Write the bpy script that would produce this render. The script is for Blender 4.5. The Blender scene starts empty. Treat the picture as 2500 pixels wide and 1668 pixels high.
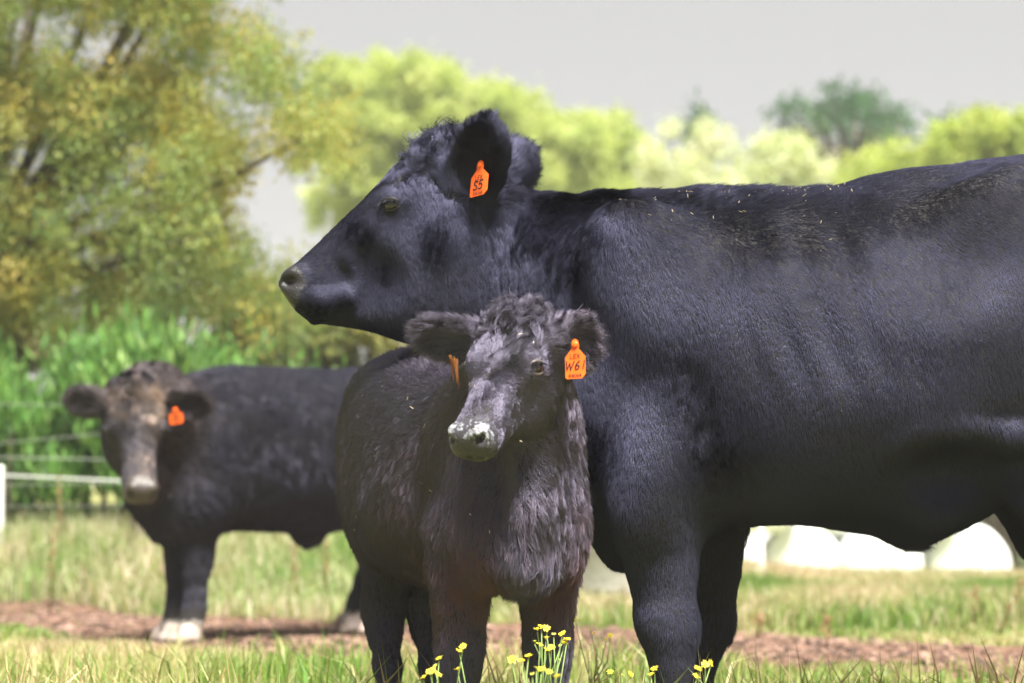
import bpy, math, random
import numpy as np
from mathutils import Vector, Matrix
import openvdb as vdb

random.seed(11)
RNG = np.random.default_rng(11)
SC = bpy.context.scene
COL = SC.collection
R = math.radians

# ------------------------------------------------------------------ camera, sky, sun, exposure
CAM_Z, PITCH, FPX = 0.66, R(3.355), 85.0 / 36.0 * 2500.0
cam = bpy.data.cameras.new('camera')
cam.lens = 85.0
cam.sensor_width = 36.0
cam.clip_start = 0.1
cam.clip_end = 2000.0
cam.dof.use_dof = True
cam.dof.focus_distance = 5.22
cam.dof.aperture_fstop = 3.2
camo = bpy.data.objects.new('camera', cam)
COL.objects.link(camo)
camo.location = (0, 0, CAM_Z)
camo.rotation_euler = (R(90) + PITCH, 0, 0)
SC.camera = camo

SUN_DIR = Vector((0.18, -0.38, 0.92)).normalized()
sun_el = math.asin(SUN_DIR.z)
sun_az = math.atan2(SUN_DIR.x, SUN_DIR.y)
world = bpy.data.worlds.new('World')
SC.world = world
world.use_nodes = True
wn = world.node_tree
wn.nodes.clear()
wo = wn.nodes.new('ShaderNodeOutputWorld')
bg = wn.nodes.new('ShaderNodeBackground')
sky = wn.nodes.new('ShaderNodeTexSky')
sky.sky_type = 'NISHITA'
sky.sun_disc = False
sky.sun_elevation = sun_el
sky.sun_rotation = sun_az
sky.dust_density = 2.0
bg.inputs['Strength'].default_value = 0.10
# thin bright cloud over the whole sky: the blue only tints it
mixc = wn.nodes.new('ShaderNodeMix')
mixc.data_type = 'RGBA'
mixc.inputs['Factor'].default_value = 0.95
mixc.inputs['B'].default_value = (1.60, 1.55, 1.485, 1)
wn.links.new(sky.outputs[0], mixc.inputs['A'])
wn.links.new(mixc.outputs['Result'], bg.inputs['Color'])
wn.links.new(bg.outputs[0], wo.inputs['Surface'])
sl = bpy.data.lights.new('sun', 'SUN')
sl.energy = 5.0
sl.angle = R(18)
sl.color = (1.0, 0.955, 0.87)
so = bpy.data.objects.new('sun', sl)
COL.objects.link(so)
so.rotation_euler = SUN_DIR.to_track_quat('Z', 'Y').to_euler()
SC.view_settings.view_transform = 'Standard'
SC.view_settings.look = 'None'
SC.view_settings.exposure = 1.85
SC.view_settings.gamma = 1.0
SC.render.engine = 'CYCLES'
SC.cycles.max_bounces = 6
SC.cycles.diffuse_bounces = 3
SC.cycles.glossy_bounces = 3
SC.cycles.transmission_bounces = 4
SC.cycles.transparent_max_bounces = 6
SC.cycles.use_denoising = True
SC.cycles_curves.shape = 'RIBBONS'

# ------------------------------------------------------------------ small helpers
def at(px, py, Y):
    """point of the place seen at photograph position (px, py) and lying Y metres ahead"""
    dx, dy = (px - 1250.0) / FPX, -(py - 834.0) / FPX
    c, s = math.cos(PITCH), math.sin(PITCH)
    d = np.array((dx, c - dy * s, s + dy * c))
    return np.array((0, 0, CAM_Z)) + d * (Y / d[1])

def V3(*a):
    return np.array(a, float)

def nrm(v):
    v = np.asarray(v, float)
    return v / np.linalg.norm(v)

def sst(a, b, x):
    t = np.clip((np.asarray(x, float) - a) / (b - a), 0, 1)
    return t * t * (3 - 2 * t)

def tag(o, label=None, cat=None, group=None, kind=None):
    if label: o['label'] = label
    if cat: o['category'] = cat
    if group: o['group'] = group
    if kind: o['kind'] = kind
    return o

def empty(name, loc, label=None, cat=None, group=None):
    o = bpy.data.objects.new(name, None)
    o.empty_display_size = 0.1
    COL.objects.link(o)
    o.location = Vector([float(v) for v in loc])
    return tag(o, label, cat, group)

def make_mesh(name, verts, faces, mat=None, parent=None, smooth=True, attrs=None):
    """verts in world space; moved into the parent's space. faces: (n,k) array or list of tuples"""
    verts = np.asarray(verts, float).reshape(-1, 3)
    off = np.zeros(3)
    p = parent
    while p is not None:
        off = off + np.array(p.location)
        p = p.parent
    me = bpy.data.meshes.new(name)
    vv = (verts - off).astype(np.float32)
    if isinstance(faces, np.ndarray) and faces.ndim == 2:
        nf, k = faces.shape
        me.vertices.add(len(vv))
        me.vertices.foreach_set('co', vv.ravel())
        me.loops.add(nf * k)
        me.polygons.add(nf)
        me.polygons.foreach_set('loop_start', np.arange(0, nf * k, k, dtype=np.int32))
        me.loops.foreach_set('vertex_index', faces.astype(np.int32).ravel())
        me.update(calc_edges=True)
    else:
        me.from_pydata([tuple(v) for v in vv], [], [tuple(int(i) for i in f) for f in faces])
    if attrs:
        for an, (typ, dat) in attrs.items():
            a = me.attributes.new(an, typ, 'POINT')
            a.data.foreach_set('color' if typ == 'FLOAT_COLOR' else 'value', np.asarray(dat, np.float32).ravel())
    if smooth:
        me.polygons.foreach_set('use_smooth', np.ones(len(me.polygons), bool))
    if mat: me.materials.append(mat)
    o = bpy.data.objects.new(name, me)
    COL.objects.link(o)
    if parent is not None: o.parent = parent
    return o

# ------------------------------------------------------------------ materials
def new_mat(name):
    m = bpy.data.materials.new(name)
    m.use_nodes = True
    nt = m.node_tree
    b = nt.nodes.get('Principled BSDF')
    return m, nt, b

def N(nt, typ, **kw):
    n = nt.nodes.new(typ)
    for k, v in kw.items():
        setattr(n, k, v)
    return n

def noise_mat(name, cols, scale=6.0, rough=0.7, bump=0.3, bscale=None, spec=0.3, detail=6.0, dist=0.01):
    m, nt, b = new_mat(name)
    tc = N(nt, 'ShaderNodeTexCoord')
    nz = N(nt, 'ShaderNodeTexNoise')
    nz.inputs['Scale'].default_value = scale
    nz.inputs['Detail'].default_value = detail
    nt.links.new(tc.outputs['Object'], nz.inputs['Vector'])
    cr = N(nt, 'ShaderNodeValToRGB')
    e = cr.color_ramp.elements
    e[0].position, e[1].position = 0.3, 0.7
    e[0].color = (*cols[0], 1)
    e[1].color = (*cols[-1], 1)
    if len(cols) == 3:
        x = cr.color_ramp.elements.new(0.5)
        x.color = (*cols[1], 1)
    nt.links.new(nz.outputs['Fac'], cr.inputs['Fac'])
    nt.links.new(cr.outputs['Color'], b.inputs['Base Color'])
    b.inputs['Roughness'].default_value = rough
    b.inputs['Specular IOR Level'].default_value = spec
    if bump:
        n2 = N(nt, 'ShaderNodeTexNoise')
        n2.inputs['Scale'].default_value = bscale or scale * 6
        n2.inputs['Detail'].default_value = 4
        nt.links.new(tc.outputs['Object'], n2.inputs['Vector'])
        bp = N(nt, 'ShaderNodeBump')
        bp.inputs['Strength'].default_value = bump
        bp.inputs['Distance'].default_value = dist
        nt.links.new(n2.outputs['Fac'], bp.inputs['Height'])
        nt.links.new(bp.outputs['Normal'], b.inputs['Normal'])
    return m

def plain_mat(name, col, rough=0.5, spec=0.5, coat=0.0):
    m, nt, b = new_mat(name)
    b.inputs['Base Color'].default_value = (*col, 1)
    b.inputs['Roughness'].default_value = rough
    b.inputs['Specular IOR Level'].default_value = spec
    b.inputs['Coat Weight'].default_value = coat
    return m

def leaf_mat(name, transl=0.45, rough=0.55, spec=0.3, gain=1.0):
    """foliage: the colour is each leaf's own; light passes through the blade"""
    m, nt, b = new_mat(name)
    at_ = N(nt, 'ShaderNodeAttribute', attribute_name='col')
    nt.links.new(at_.outputs['Color'], b.inputs['Base Color'])
    b.inputs['Roughness'].default_value = rough
    b.inputs['Specular IOR Level'].default_value = spec
    tr = N(nt, 'ShaderNodeBsdfTranslucent')
    gm = N(nt, 'ShaderNodeMix', data_type='RGBA', blend_type='MULTIPLY')
    gm.inputs['Factor'].default_value = 1.0
    gm.inputs['B'].default_value = (1.25 * gain, 1.2 * gain, 0.75 * gain, 1)
    nt.links.new(at_.outputs['Color'], gm.inputs['A'])
    nt.links.new(gm.outputs['Result'], tr.inputs['Color'])
    mx = N(nt, 'ShaderNodeMixShader')
    mx.inputs[0].default_value = transl
    out = nt.nodes['Material Output']
    nt.links.new(b.outputs[0], mx.inputs[1])
    nt.links.new(tr.outputs[0], mx.inputs[2])
    nt.links.new(mx.outputs[0], out.inputs['Surface'])
    return m

def hair_mat(name, dark, brown, rough=0.32):
    m = bpy.data.materials.new(name)
    m.use_nodes = True
    nt = m.node_tree
    nt.nodes.clear()
    out = N(nt, 'ShaderNodeOutputMaterial')
    h = N(nt, 'ShaderNodeBsdfHair')
    h.component = 'Reflection'
    h.inputs['RoughnessU'].default_value = rough
    h.inputs['RoughnessV'].default_value = 0.52
    a = N(nt, 'ShaderNodeAttribute', attribute_name='tone')
    mx = N(nt, 'ShaderNodeMix', data_type='RGBA')
    mx.inputs['A'].default_value = (*dark, 1)
    mx.inputs['B'].default_value = (*brown, 1)
    nt.links.new(a.outputs['Fac'], mx.inputs['Factor'])
    # tone below zero: the dull, unlicked neck patch, plus painted shade and lost sheen
    ng = N(nt, 'ShaderNodeMath', operation='MULTIPLY')
    ng.use_clamp = True
    ng.inputs[1].default_value = -1.0
    nt.links.new(a.outputs['Fac'], ng.inputs[0])
    m3 = N(nt, 'ShaderNodeMix', data_type='RGBA')
    m3.inputs['B'].default_value = (dark[0] * .10, dark[1] * .10, dark[2] * .11, 1)
    nt.links.new(ng.outputs[0], m3.inputs['Factor'])
    nt.links.new(mx.outputs['Result'], m3.inputs['A'])
    nt.links.new(m3.outputs['Result'], h.inputs['Color'])
    nt.links.new(h.outputs[0], out.inputs['Surface'])
    return m

def hide_mat(name, base, bare, stain=None, stain2=None):
    """the hide under the coat; bare skin of the muzzle and dried mud from painted-on attributes"""
    m, nt, b = new_mat(name)
    tc = N(nt, 'ShaderNodeTexCoord')
    a = N(nt, 'ShaderNodeAttribute', attribute_name='muzzle')
    mx = N(nt, 'ShaderNodeMix', data_type='RGBA')
    mx.inputs['A'].default_value = (*base, 1)
    mx.inputs['B'].default_value = (*bare, 1)
    nt.links.new(a.outputs['Fac'], mx.inputs['Factor'])
    last = mx.outputs['Result']
    for an, c in (('froth', stain), ('cud', stain2)):
        if c is None: continue
        s = N(nt, 'ShaderNodeAttribute', attribute_name=an)
        nz = N(nt, 'ShaderNodeTexNoise')
        nz.inputs['Scale'].default_value = 110
        nz.inputs['Detail'].default_value = 5
        nt.links.new(tc.outputs['Object'], nz.inputs['Vector'])
        ad = N(nt, 'ShaderNodeMath', operation='ADD')
        nt.links.new(s.outputs['Fac'], ad.inputs[0])
        nt.links.new(nz.outputs['Fac'], ad.inputs[1])
        rp = N(nt, 'ShaderNodeMapRange')
        rp.inputs['From Min'].default_value = 0.85
        rp.inputs['From Max'].default_value = 1.15
        nt.links.new(ad.outputs[0], rp.inputs['Value'])
        m2 = N(nt, 'ShaderNodeMix', data_type='RGBA')
        nt.links.new(rp.outputs['Result'], m2.inputs['Factor'])
        nt.links.new(last, m2.inputs['A'])
        m2.inputs['B'].default_value = (*c, 1)
        last = m2.outputs['Result']
    nt.links.new(last, b.inputs['Base Color'])
    rr = N(nt, 'ShaderNodeMapRange')
    rr.inputs['To Min'].default_value = 0.85
    rr.inputs['To Max'].default_value = 0.42
    nt.links.new(a.outputs['Fac'], rr.inputs['Value'])
    nt.links.new(rr.outputs['Result'], b.inputs['Roughness'])
    vo = N(nt, 'ShaderNodeTexVoronoi')
    vo.inputs['Scale'].default_value = 260
    nt.links.new(tc.outputs['Object'], vo.inputs['Vector'])
    bp = N(nt, 'ShaderNodeBump')
    bp.inputs['Strength'].default_value = 0.45
    bp.inputs['Distance'].default_value = 0.002
    nt.links.new(vo.outputs['Distance'], bp.inputs['Height'])
    nt.links.new(bp.outputs['Normal'], b.inputs['Normal'])
    return m

M_EYE = plain_mat('eye_dark', (0.010, 0.007, 0.007), 0.05, 0.6, 0.0)
M_HOOF = noise_mat('hoof_horn', [(0.03, 0.028, 0.026), (0.09, 0.08, 0.07)], 30, 0.55, 0.2)
M_TAG = noise_mat('orange_tag', [(0.80, 0.105, 0.010), (0.86, 0.14, 0.014)], 25, 0.38, 0.05)
M_INK = plain_mat('tag_ink', (0.012, 0.010, 0.012), 0.5, 0.3)
M_LEAF = leaf_mat('leaf', 0.45)
M_GRASS = leaf_mat('grass_blade', 0.40, 0.5, 0.35)
M_BARK = noise_mat('bark', [(0.05, 0.04, 0.032), (0.13, 0.105, 0.08)], 9, 0.9, 0.7, 30, 0.15, dist=0.03)

# ------------------------------------------------------------------ the ground
def zg(x, y):
    x = np.asarray(x, float); y = np.asarray(y, float)
    m = sst(-0.5, 2.5, x)
    z = (1 - m) * (0.20 * sst(12.2, 14.0, y) + 0.30 * sst(14, 22, y)) + m * (-1.05 * sst(14.5, 33, y))
    z = z + 0.012 * np.sin(x * 2.3 + 1.1) * np.sin(y * 1.9) + 0.008 * np.sin(x * 5.1 + y * 3.7)
    return z

def dirt_amount(x, y):
    """1 inside the trodden bare strip"""
    c = 11.0 - 0.62 * (x + 1.5) + .05 * np.maximum(x, 0) + 0.22 * np.sin(x * 2.1) + 0.12 * np.sin(x * 5.3 + 1)
    wdt = 1.28 - 0.05 * x + 0.12 * np.maximum(x, 0) + 0.2 * np.sin(x * 1.3 + 2)
    e = 1 - np.abs(y - c) / wdt
    return np.clip(e * 1.6 + 0.15, 0, 1)

# ------------------------------------------------------------------ signed-distance modelling of the animals
def pchip(xs, ys, q):
    xs = np.asarray(xs, float); ys = np.asarray(ys, float)
    h = np.diff(xs); d = np.diff(ys) / h
    m = np.zeros(len(xs))
    for i in range(1, len(xs) - 1):
        if d[i - 1] * d[i] > 0:
            w1, w2 = 2 * h[i] + h[i - 1], h[i] + 2 * h[i - 1]
            m[i] = (w1 + w2) / (w1 / d[i - 1] + w2 / d[i])
    m[0], m[-1] = d[0], d[-1]
    q = np.clip(q, xs[0], xs[-1])
    i = np.clip(np.searchsorted(xs, q) - 1, 0, len(xs) - 2)
    t = (q - xs[i]) / h[i]
    return ((1 + 2 * t) * (1 - t) ** 2 * ys[i] + t * (1 - t) ** 2 * h[i] * m[i]
            + t * t * (3 - 2 * t) * ys[i + 1] + t * t * (t - 1) * h[i] * m[i + 1])

class Field:
    def __init__(s, lo, hi, h):
        s.lo = np.array(lo, float); s.h = h
        s.n = np.ceil((np.array(hi) - s.lo) / h).astype(int) + 1
        s.D = np.full(s.n, 0.25, np.float32)
    def region(s, lo, hi):
        a = np.clip(np.floor((np.asarray(lo) - s.lo) / s.h).astype(int), 0, s.n)
        b = np.clip(np.ceil((np.asarray(hi) - s.lo) / s.h).astype(int) + 1, 0, s.n)
        sl_ = tuple(slice(int(i), int(j)) for i, j in zip(a, b))
        ax = [(s.lo[i] + s.h * np.arange(a[i], b[i])).astype(np.float32) for i in range(3)]
        return sl_, ax[0][:, None, None], ax[1][None, :, None], ax[2][None, None, :]
    def put(s, fn, lo, hi, k=0.02, sub=False):
        mg = 1.05 * k + 3 * s.h
        sl_, X, Y, Z = s.region(np.asarray(lo) - mg, np.asarray(hi) + mg)
        A = s.D[sl_]
        if A.size == 0: return
        B = fn(X, Y, Z).astype(np.float32)
        if sub: A, B = -A, -(-B)
        if sub:
            # max(A, -B)  ->  -min(-A, B)
            h_ = np.clip(0.5 + 0.5 * (A - B) / k, 0, 1)
            r = A * (1 - h_) + B * h_ - k * h_ * (1 - h_)
            s.D[sl_] = -r
        else:
            h_ = np.clip(0.5 + 0.5 * (A - B) / k, 0, 1)
            s.D[sl_] = A * (1 - h_) + B * h_ - k * h_ * (1 - h_)
    def ell(s, c, r, R3=None, k=0.02, sub=False):
        c = np.asarray(c, float); r = np.asarray(r, float)
        R3 = np.eye(3) if R3 is None else np.asarray(R3)
        def fn(X, Y, Z):
            x, y, z = X - c[0], Y - c[1], Z - c[2]
            q0 = q1 = 0
            for i in range(3):
                t = R3[i, 0] * x + R3[i, 1] * y + R3[i, 2] * z
                q0 = q0 + (t / r[i]) ** 2
                q1 = q1 + (t / r[i] ** 2) ** 2
            q0 = np.sqrt(q0) + 1e-6
            return q0 * (q0 - 1) / (np.sqrt(q1) + 1e-6)
        e = np.sqrt((R3 ** 2 * (r ** 2)[:, None]).sum(0))
        s.put(fn, c - e, c + e, k, sub)
    def cone(s, a, b, ra, rb, k=0.02, flat=None, sub=False):
        a = np.asarray(a, float); b = np.asarray(b, float)
        ab = b - a; L2 = float(ab @ ab)
        def fn(X, Y, Z):
            x, y, z = X - a[0], Y - a[1], Z - a[2]
            t = np.clip((x * ab[0] + y * ab[1] + z * ab[2]) / L2, 0, 1)
            qx, qy, qz = x - t * ab[0], y - t * ab[1], z - t * ab[2]
            d2 = qx * qx + qy * qy + qz * qz
            if flat is not None:
                f, g = flat
                cpt = qx * f[0] + qy * f[1] + qz * f[2]
                d2 = d2 + cpt * cpt * (g * g - 1)
            return np.sqrt(d2) - (ra + (rb - ra) * t)
        m = max(ra, rb)
        s.put(fn, np.minimum(a, b) - m, np.maximum(a, b) + m, k, sub)
    def chain(s, pts, k=0.02, k0=None, flat=None, sub=False):
        for i in range(len(pts) - 1):
            s.cone(pts[i][0], pts[i + 1][0], pts[i][1], pts[i + 1][1], (k0 if (i == 0 and k0) else k), flat, sub)
    def loft(s, O, eu, ew, ev, U, vt, vb, hw, fc, n=2.3, k=0.03, cw=None):
        O = np.asarray(O, float)
        U = np.asarray(U, float)
        q = np.linspace(U[0], U[-1], 400)
        T = [pchip(U, a, q) for a in (vt, vb, hw, fc, cw if cw is not None else np.zeros(len(U)))]
        wm = max(hw) + max(abs(T[4]))
        cs = []
        for u in (U[0], U[-1]):
            for w in (-wm, wm):
                for v in (min(vb), max(vt)):
                    cs.append(O + eu * u + ew * w + ev * v)
        cs = np.array(cs)
        def fn(X, Y, Z):
            x, y, z = X - O[0], Y - O[1], Z - O[2]
            u = x * eu[0] + y * eu[1] + z * eu[2]
            w = x * ew[0] + y * ew[1] + z * ew[2]
            v = x * ev[0] + y * ev[1] + z * ev[2]
            f = np.clip((u - U[0]) / (U[-1] - U[0]) * 399, 0, 398.999)
            i = f.astype(np.int32); f = (f - i).astype(np.float32)
            A = [(t[i] * (1 - f) + t[i + 1] * f).astype(np.float32) for t in [x_.astype(np.float32) for x_ in T]]
            vc = A[0] + (A[1] - A[0]) * A[3]
            hv = np.maximum(np.where(v > vc, A[0] - vc, vc - A[1]), 1e-3)
            hh = np.maximum(A[2], 1e-3)
            kk = ((np.abs(v - vc) / hv) ** n + (np.abs(w - A[4]) / hh) ** n) ** (1.0 / n)
            d = (kk - 1) * np.minimum(hv, hh)
            return np.maximum(d, np.maximum(U[0] - u, u - U[-1]))
        s.put(fn, cs.min(0), cs.max(0), k)
    def mesh(s, iters=2):
        g = vdb.FloatGrid(0.25)
        g.copyFromArray(s.D)
        P, Q = g.convertToQuads(0.0)
        P = P.astype(float) * s.h + s.lo
        Q = Q.astype(np.int64)
        vol = np.einsum('ij,ij->i', P[Q[:, 0]], np.cross(P[Q[:, 1]], P[Q[:, 2]])).sum() + np.einsum('ij,ij->i', P[Q[:, 0]], np.cross(P[Q[:, 2]], P[Q[:, 3]])).sum()
        if vol < 0: Q = Q[:, ::-1].copy()
        e = np.concatenate([Q[:, [0, 1]], Q[:, [1, 2]], Q[:, [2, 3]], Q[:, [3, 0]]])
        nv = len(P)
        cnt = np.bincount(e[:, 0], minlength=nv) + np.bincount(e[:, 1], minlength=nv)
        for it in range(iters * 2):
            lam = 0.55 if it % 2 == 0 else -0.40
            S_ = np.stack([np.bincount(e[:, 0], P[e[:, 1], i], nv) + np.bincount(e[:, 1], P[e[:, 0], i], nv) for i in range(3)], 1)
            P = P + lam * (S_ / np.maximum(cnt, 1)[:, None] - P)
        return P, Q

def vnormals(P, Q):
    a = P[Q[:, 2]] - P[Q[:, 0]]
    b = P[Q[:, 3]] - P[Q[:, 1]]
    fn = np.cross(a, b)
    Nn = np.zeros_like(P)
    for j in range(4):
        for i in range(3):
            Nn[:, i] += np.bincount(Q[:, j], fn[:, i], len(P))
    return Nn / (np.linalg.norm(Nn, axis=1, keepdims=True) + 1e-12)

def wobble(P, sc, seed=0):
    """smooth pseudo-noise in -1..1, three channels"""
    r = np.random.default_rng(100 + seed)
    out = np.zeros((len(P), 3))
    for o in range(3):
        for c in range(3):
            k = r.normal(size=(3, 3)) * sc * (1.7 ** o)
            ph = r.uniform(0, 6.28, 3)
            out[:, c] += (0.6 ** o) * np.sin(P @ k.T + ph).sum(1) / 3
    return out

def fur(name, parent, P, Q, count, guides, mat, dens=None, rad=0.0006, clump=0.022, clumpf=0.5,
        jit=0.22, seed=0, wy=1.0, bend=0.25, nsc=9.0, cj=0.35, dull=0.0):
    """one hair coat: roots spread over the hide, combed by guide strokes
    guides: (pos, dir, length, lift, curl, tone)"""
    r = np.random.default_rng(seed + 5)
    Nn = vnormals(P, Q)
    T = np.concatenate([Q[:, [0, 1, 2]], Q[:, [0, 2, 3]]])
    ar = np.linalg.norm(np.cross(P[T[:, 1]] - P[T[:, 0]], P[T[:, 2]] - P[T[:, 0]]), axis=1)
    if dens is not None:
        ar = ar * dens[T].mean(1)
    cdf = np.cumsum(ar); cdf /= cdf[-1]
    ti = np.searchsorted(cdf, r.random(count))
    ti = np.clip(ti, 0, len(T) - 1)
    b1, b2 = r.random(count), r.random(count)
    fl = b1 + b2 > 1
    b1[fl], b2[fl] = 1 - b1[fl], 1 - b2[fl]
    t = T[ti]
    w0 = 1 - b1 - b2
    root = P[t[:, 0]] * w0[:, None] + P[t[:, 1]] * b1[:, None] + P[t[:, 2]] * b2[:, None]
    nn = Nn[t[:, 0]] * w0[:, None] + Nn[t[:, 1]] * b1[:, None] + Nn[t[:, 2]] * b2[:, None]
    nn /= np.linalg.norm(nn, axis=1, keepdims=True) + 1e-9
    G = np.array([g[0] for g in guides]); GD = np.array([nrm(g[1]) for g in guides])
    GP = np.array([g[2:6] for g in guides], float)
    mw = np.array((1.0, wy, 1.0))
    def field(pts):
        D = np.zeros((len(pts), 3)); Pm = np.zeros((len(pts), 4)); W = np.zeros(len(pts))
        for i in range(len(G)):
            d2 = (((pts - G[i]) * mw) ** 2).sum(1)
            w = 1.0 / (d2 + 0.03 ** 2) ** 2
            D += w[:, None] * GD[i]; Pm += w[:, None] * GP[i]; W += w
        return D / W[:, None], Pm / W[:, None]
    # clump centres
    cell = np.floor((root + wobble(root, 30, seed)[:, :] * clump * 0.5) / clump)
    hsh = np.sin(cell @ np.array([12.9898, 78.233, 37.719]) + seed) * 43758.5453
    hs = hsh - np.floor(hsh)
    h2 = np.sin(hsh * 1.37) * 917.13; h2 = h2 - np.floor(h2)
    h3 = np.sin(hsh * 2.11) * 617.71; h3 = h3 - np.floor(h3)
    cc = (cell + 0.5 + 0.6 * (np.stack([hs, h2, h3], 1) - 0.5)) * clump
    D, Pm = field(root)
    D = D + wobble(root, nsc, seed + 1) * bend + (np.stack([h2, h3, hs], 1) - 0.5) * (cj + 1.3 * Pm[:, 2:3])
    D = D - (D * nn).sum(1)[:, None] * nn
    D /= np.linalg.norm(D, axis=1, keepdims=True) + 1e-6
    side = np.cross(nn, D)
    L = Pm[:, 0] * (0.65 + 0.55 * r.random(count)) * (0.8 + 0.4 * hs)
    lift = np.clip(Pm[:, 1] + 0.35 * cj * (h2 - 0.5), 0.02, 1.2)
    curl = Pm[:, 2]
    jt = r.normal(size=(count, 3)) * jit
    d0 = D * np.cos(lift)[:, None] + nn * (np.sin(lift) + 0.22)[:, None] + 0.5 * jt
    d0 /= np.linalg.norm(d0, axis=1, keepdims=True)
    sway = (h3 - 0.5) * 2 * (0.4 * cj + curl * 1.6)
    lf2 = lift * 0.6
    d1 = D * np.cos(lf2)[:, None] + nn * np.sin(lf2)[:, None] + side * sway[:, None] * 0.6 + jt
    d1 /= np.linalg.norm(d1, axis=1, keepdims=True)
    d2 = d1 + side * sway[:, None] * 0.9 + np.array((0, 0, -1.0)) * (0.10 + 0.5 * curl)[:, None] - nn * (curl * 0.5 * (hs - 0.3))[:, None]
    d2 /= np.linalg.norm(d2, axis=1, keepdims=True)
    p0 = root - nn * 0.0006
    s3 = (L / 3)[:, None]
    p1 = p0 + d0 * s3
    p2 = p1 + d1 * s3
    p3 = p2 + d2 * s3
    # tips gather towards their lock
    off = cc - root
    off -= (off * nn).sum(1)[:, None] * nn
    cl = np.clip(L / 0.02, 0.3, 1.3)[:, None] * clumpf
    p2 = p2 + off * cl * 0.4
    p3 = p3 + off * cl * 0.75
    offp = np.zeros(3); q = parent
    while q is not None:
        offp = offp + np.array(q.location); q = q.parent
    pts = np.stack([p0, p1, p2, p3], 1) - offp
    hc = bpy.data.hair_curves.new(name)
    hc.add_curves([4] * count)
    hc.attributes['position'].data.foreach_set('vector', pts.astype(np.float32).ravel())
    ra = hc.attributes.get('radius') or hc.attributes.new('radius', 'FLOAT', 'POINT')
    rr = (rad * (0.7 + 0.6 * r.random(count)))[:, None] * np.array([1.0, 0.95, 0.7, 0.15])
    ra.data.foreach_set('value', rr.astype(np.float32).ravel())
    ta = hc.attributes.new('tone', 'FLOAT', 'POINT')
    tone = np.clip(Pm[:, 3] * (0.6 + 0.8 * hs) + 0.12 * (r.random(count) - 0.5) * (Pm[:, 3] > 0.02), -1, 1)
    if dull:  # random darkening that puts a mottled sheen into the hair colour
        nz = wobble(root, 3.2, 61)[:, 0] + .6 * wobble(root, 7.5, 62)[:, 1]
        tone = np.clip(tone - dull * np.clip(nz * .8 + .25, 0, 1) * (tone <= .02), -1, 1)
    tt = np.repeat(tone, 4)
    ta.data.foreach_set('value', tt.astype(np.float32))
    hc.materials.append(mat)
    o = bpy.data.objects.new(name, hc)
    COL.objects.link(o)
    o.parent = parent
    return o

def tufts(name, parent, roots, dirs, lens, mat, per=26, turns=.9, spread=.006, curlr=.22, rad=.00034, seed=0, tone=0.0):
    """loose curling locks of longer hair"""
    r = np.random.default_rng(seed + 900)
    n = len(roots); K = 9
    t = np.linspace(0, 1, K)
    allp, allr = [], []
    for i in range(n):
        d = nrm(dirs[i]); a = nrm(np.cross(d, r.normal(size=3))); b = np.cross(d, a)
        L = lens[i]; ph = r.uniform(0, 6.28); tn = turns * r.uniform(.5, 1.3) * r.choice((-1, 1)); cr = curlr * L * r.uniform(.5, 1.2)
        for h in range(per):
            o = (a * r.normal() + b * r.normal()) * spread
            Lh = L * r.uniform(.65, 1.05); p2 = ph + r.normal() * .35
            ang = p2 + 2 * math.pi * tn * t
            base = np.outer(t * (1 - .25 * t), d) * Lh + np.outer(t ** 2, V3(0, 0, -1)) * Lh * .18
            crl = (np.outer(np.cos(ang) - math.cos(p2), a) + np.outer(np.sin(ang) - math.sin(p2), b)) * cr * (t ** .8)[:, None]
            allp.append(roots[i] + base + crl + np.outer(1 - .75 * t, o))
    P_ = np.array(allp)
    offp = np.zeros(3); q = parent
    while q is not None:
        offp = offp + np.array(q.location); q = q.parent
    hc = bpy.data.hair_curves.new(name)
    hc.add_curves([K] * len(P_))
    hc.attributes['position'].data.foreach_set('vector', (P_ - offp).astype(np.float32).ravel())
    ra = hc.attributes.get('radius') or hc.attributes.new('radius', 'FLOAT', 'POINT')
    rr = (rad * (.7 + .6 * r.random(len(P_))))[:, None] * (1 - .85 * t ** 2)[None, :]
    ra.data.foreach_set('value', rr.astype(np.float32).ravel())
    ta = hc.attributes.new('tone', 'FLOAT', 'POINT')
    tv = np.clip(tone * (.5 + r.random(len(P_))), 0, 1)
    ta.data.foreach_set('value', np.repeat(tv, K).astype(np.float32))
    hc.materials.append(mat)
    o = bpy.data.objects.new(name, hc)
    COL.objects.link(o)
    o.parent = parent
    return o

def frame3(eu, ew, ev):
    return np.array([eu, ew, ev])

def ear(F, base, tip, face, W, k=0.025, t=0.026):
    """a leaf-shaped cup; returns its frame"""
    base = np.asarray(base); tip = np.asarray(tip)
    ea = nrm(tip - base); L = np.linalg.norm(tip - base)
    en = np.asarray(face, float); en = nrm(en - ea * (en @ ea))
    es = np.cross(ea, en)
    c = base + ea * L * 0.52
    R3 = frame3(ea, es, en)
    F.cone(base - ea * 0.03, base + ea * L * 0.35, W * 0.30, W * 0.36, 0.03, (en, 1.25))
    F.ell(c, (L * 0.52, W * 0.5, t), R3, k)
    c2_ = base + ea * L * 0.72
    F.ell(c2_, (L * 0.30, W * 0.44, t * 0.9), R3, 0.012)
    F.ell(c + en * t * 0.95 + ea * L * 0.02, (L * 0.43, W * 0.38, t * 0.95), R3, 0.008, sub=True)
    F.ell(c2_ + en * t * 0.9, (L * 0.22, W * 0.34, t * 0.85), R3, 0.008, sub=True)
    return base, ea, es, en, L

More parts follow.
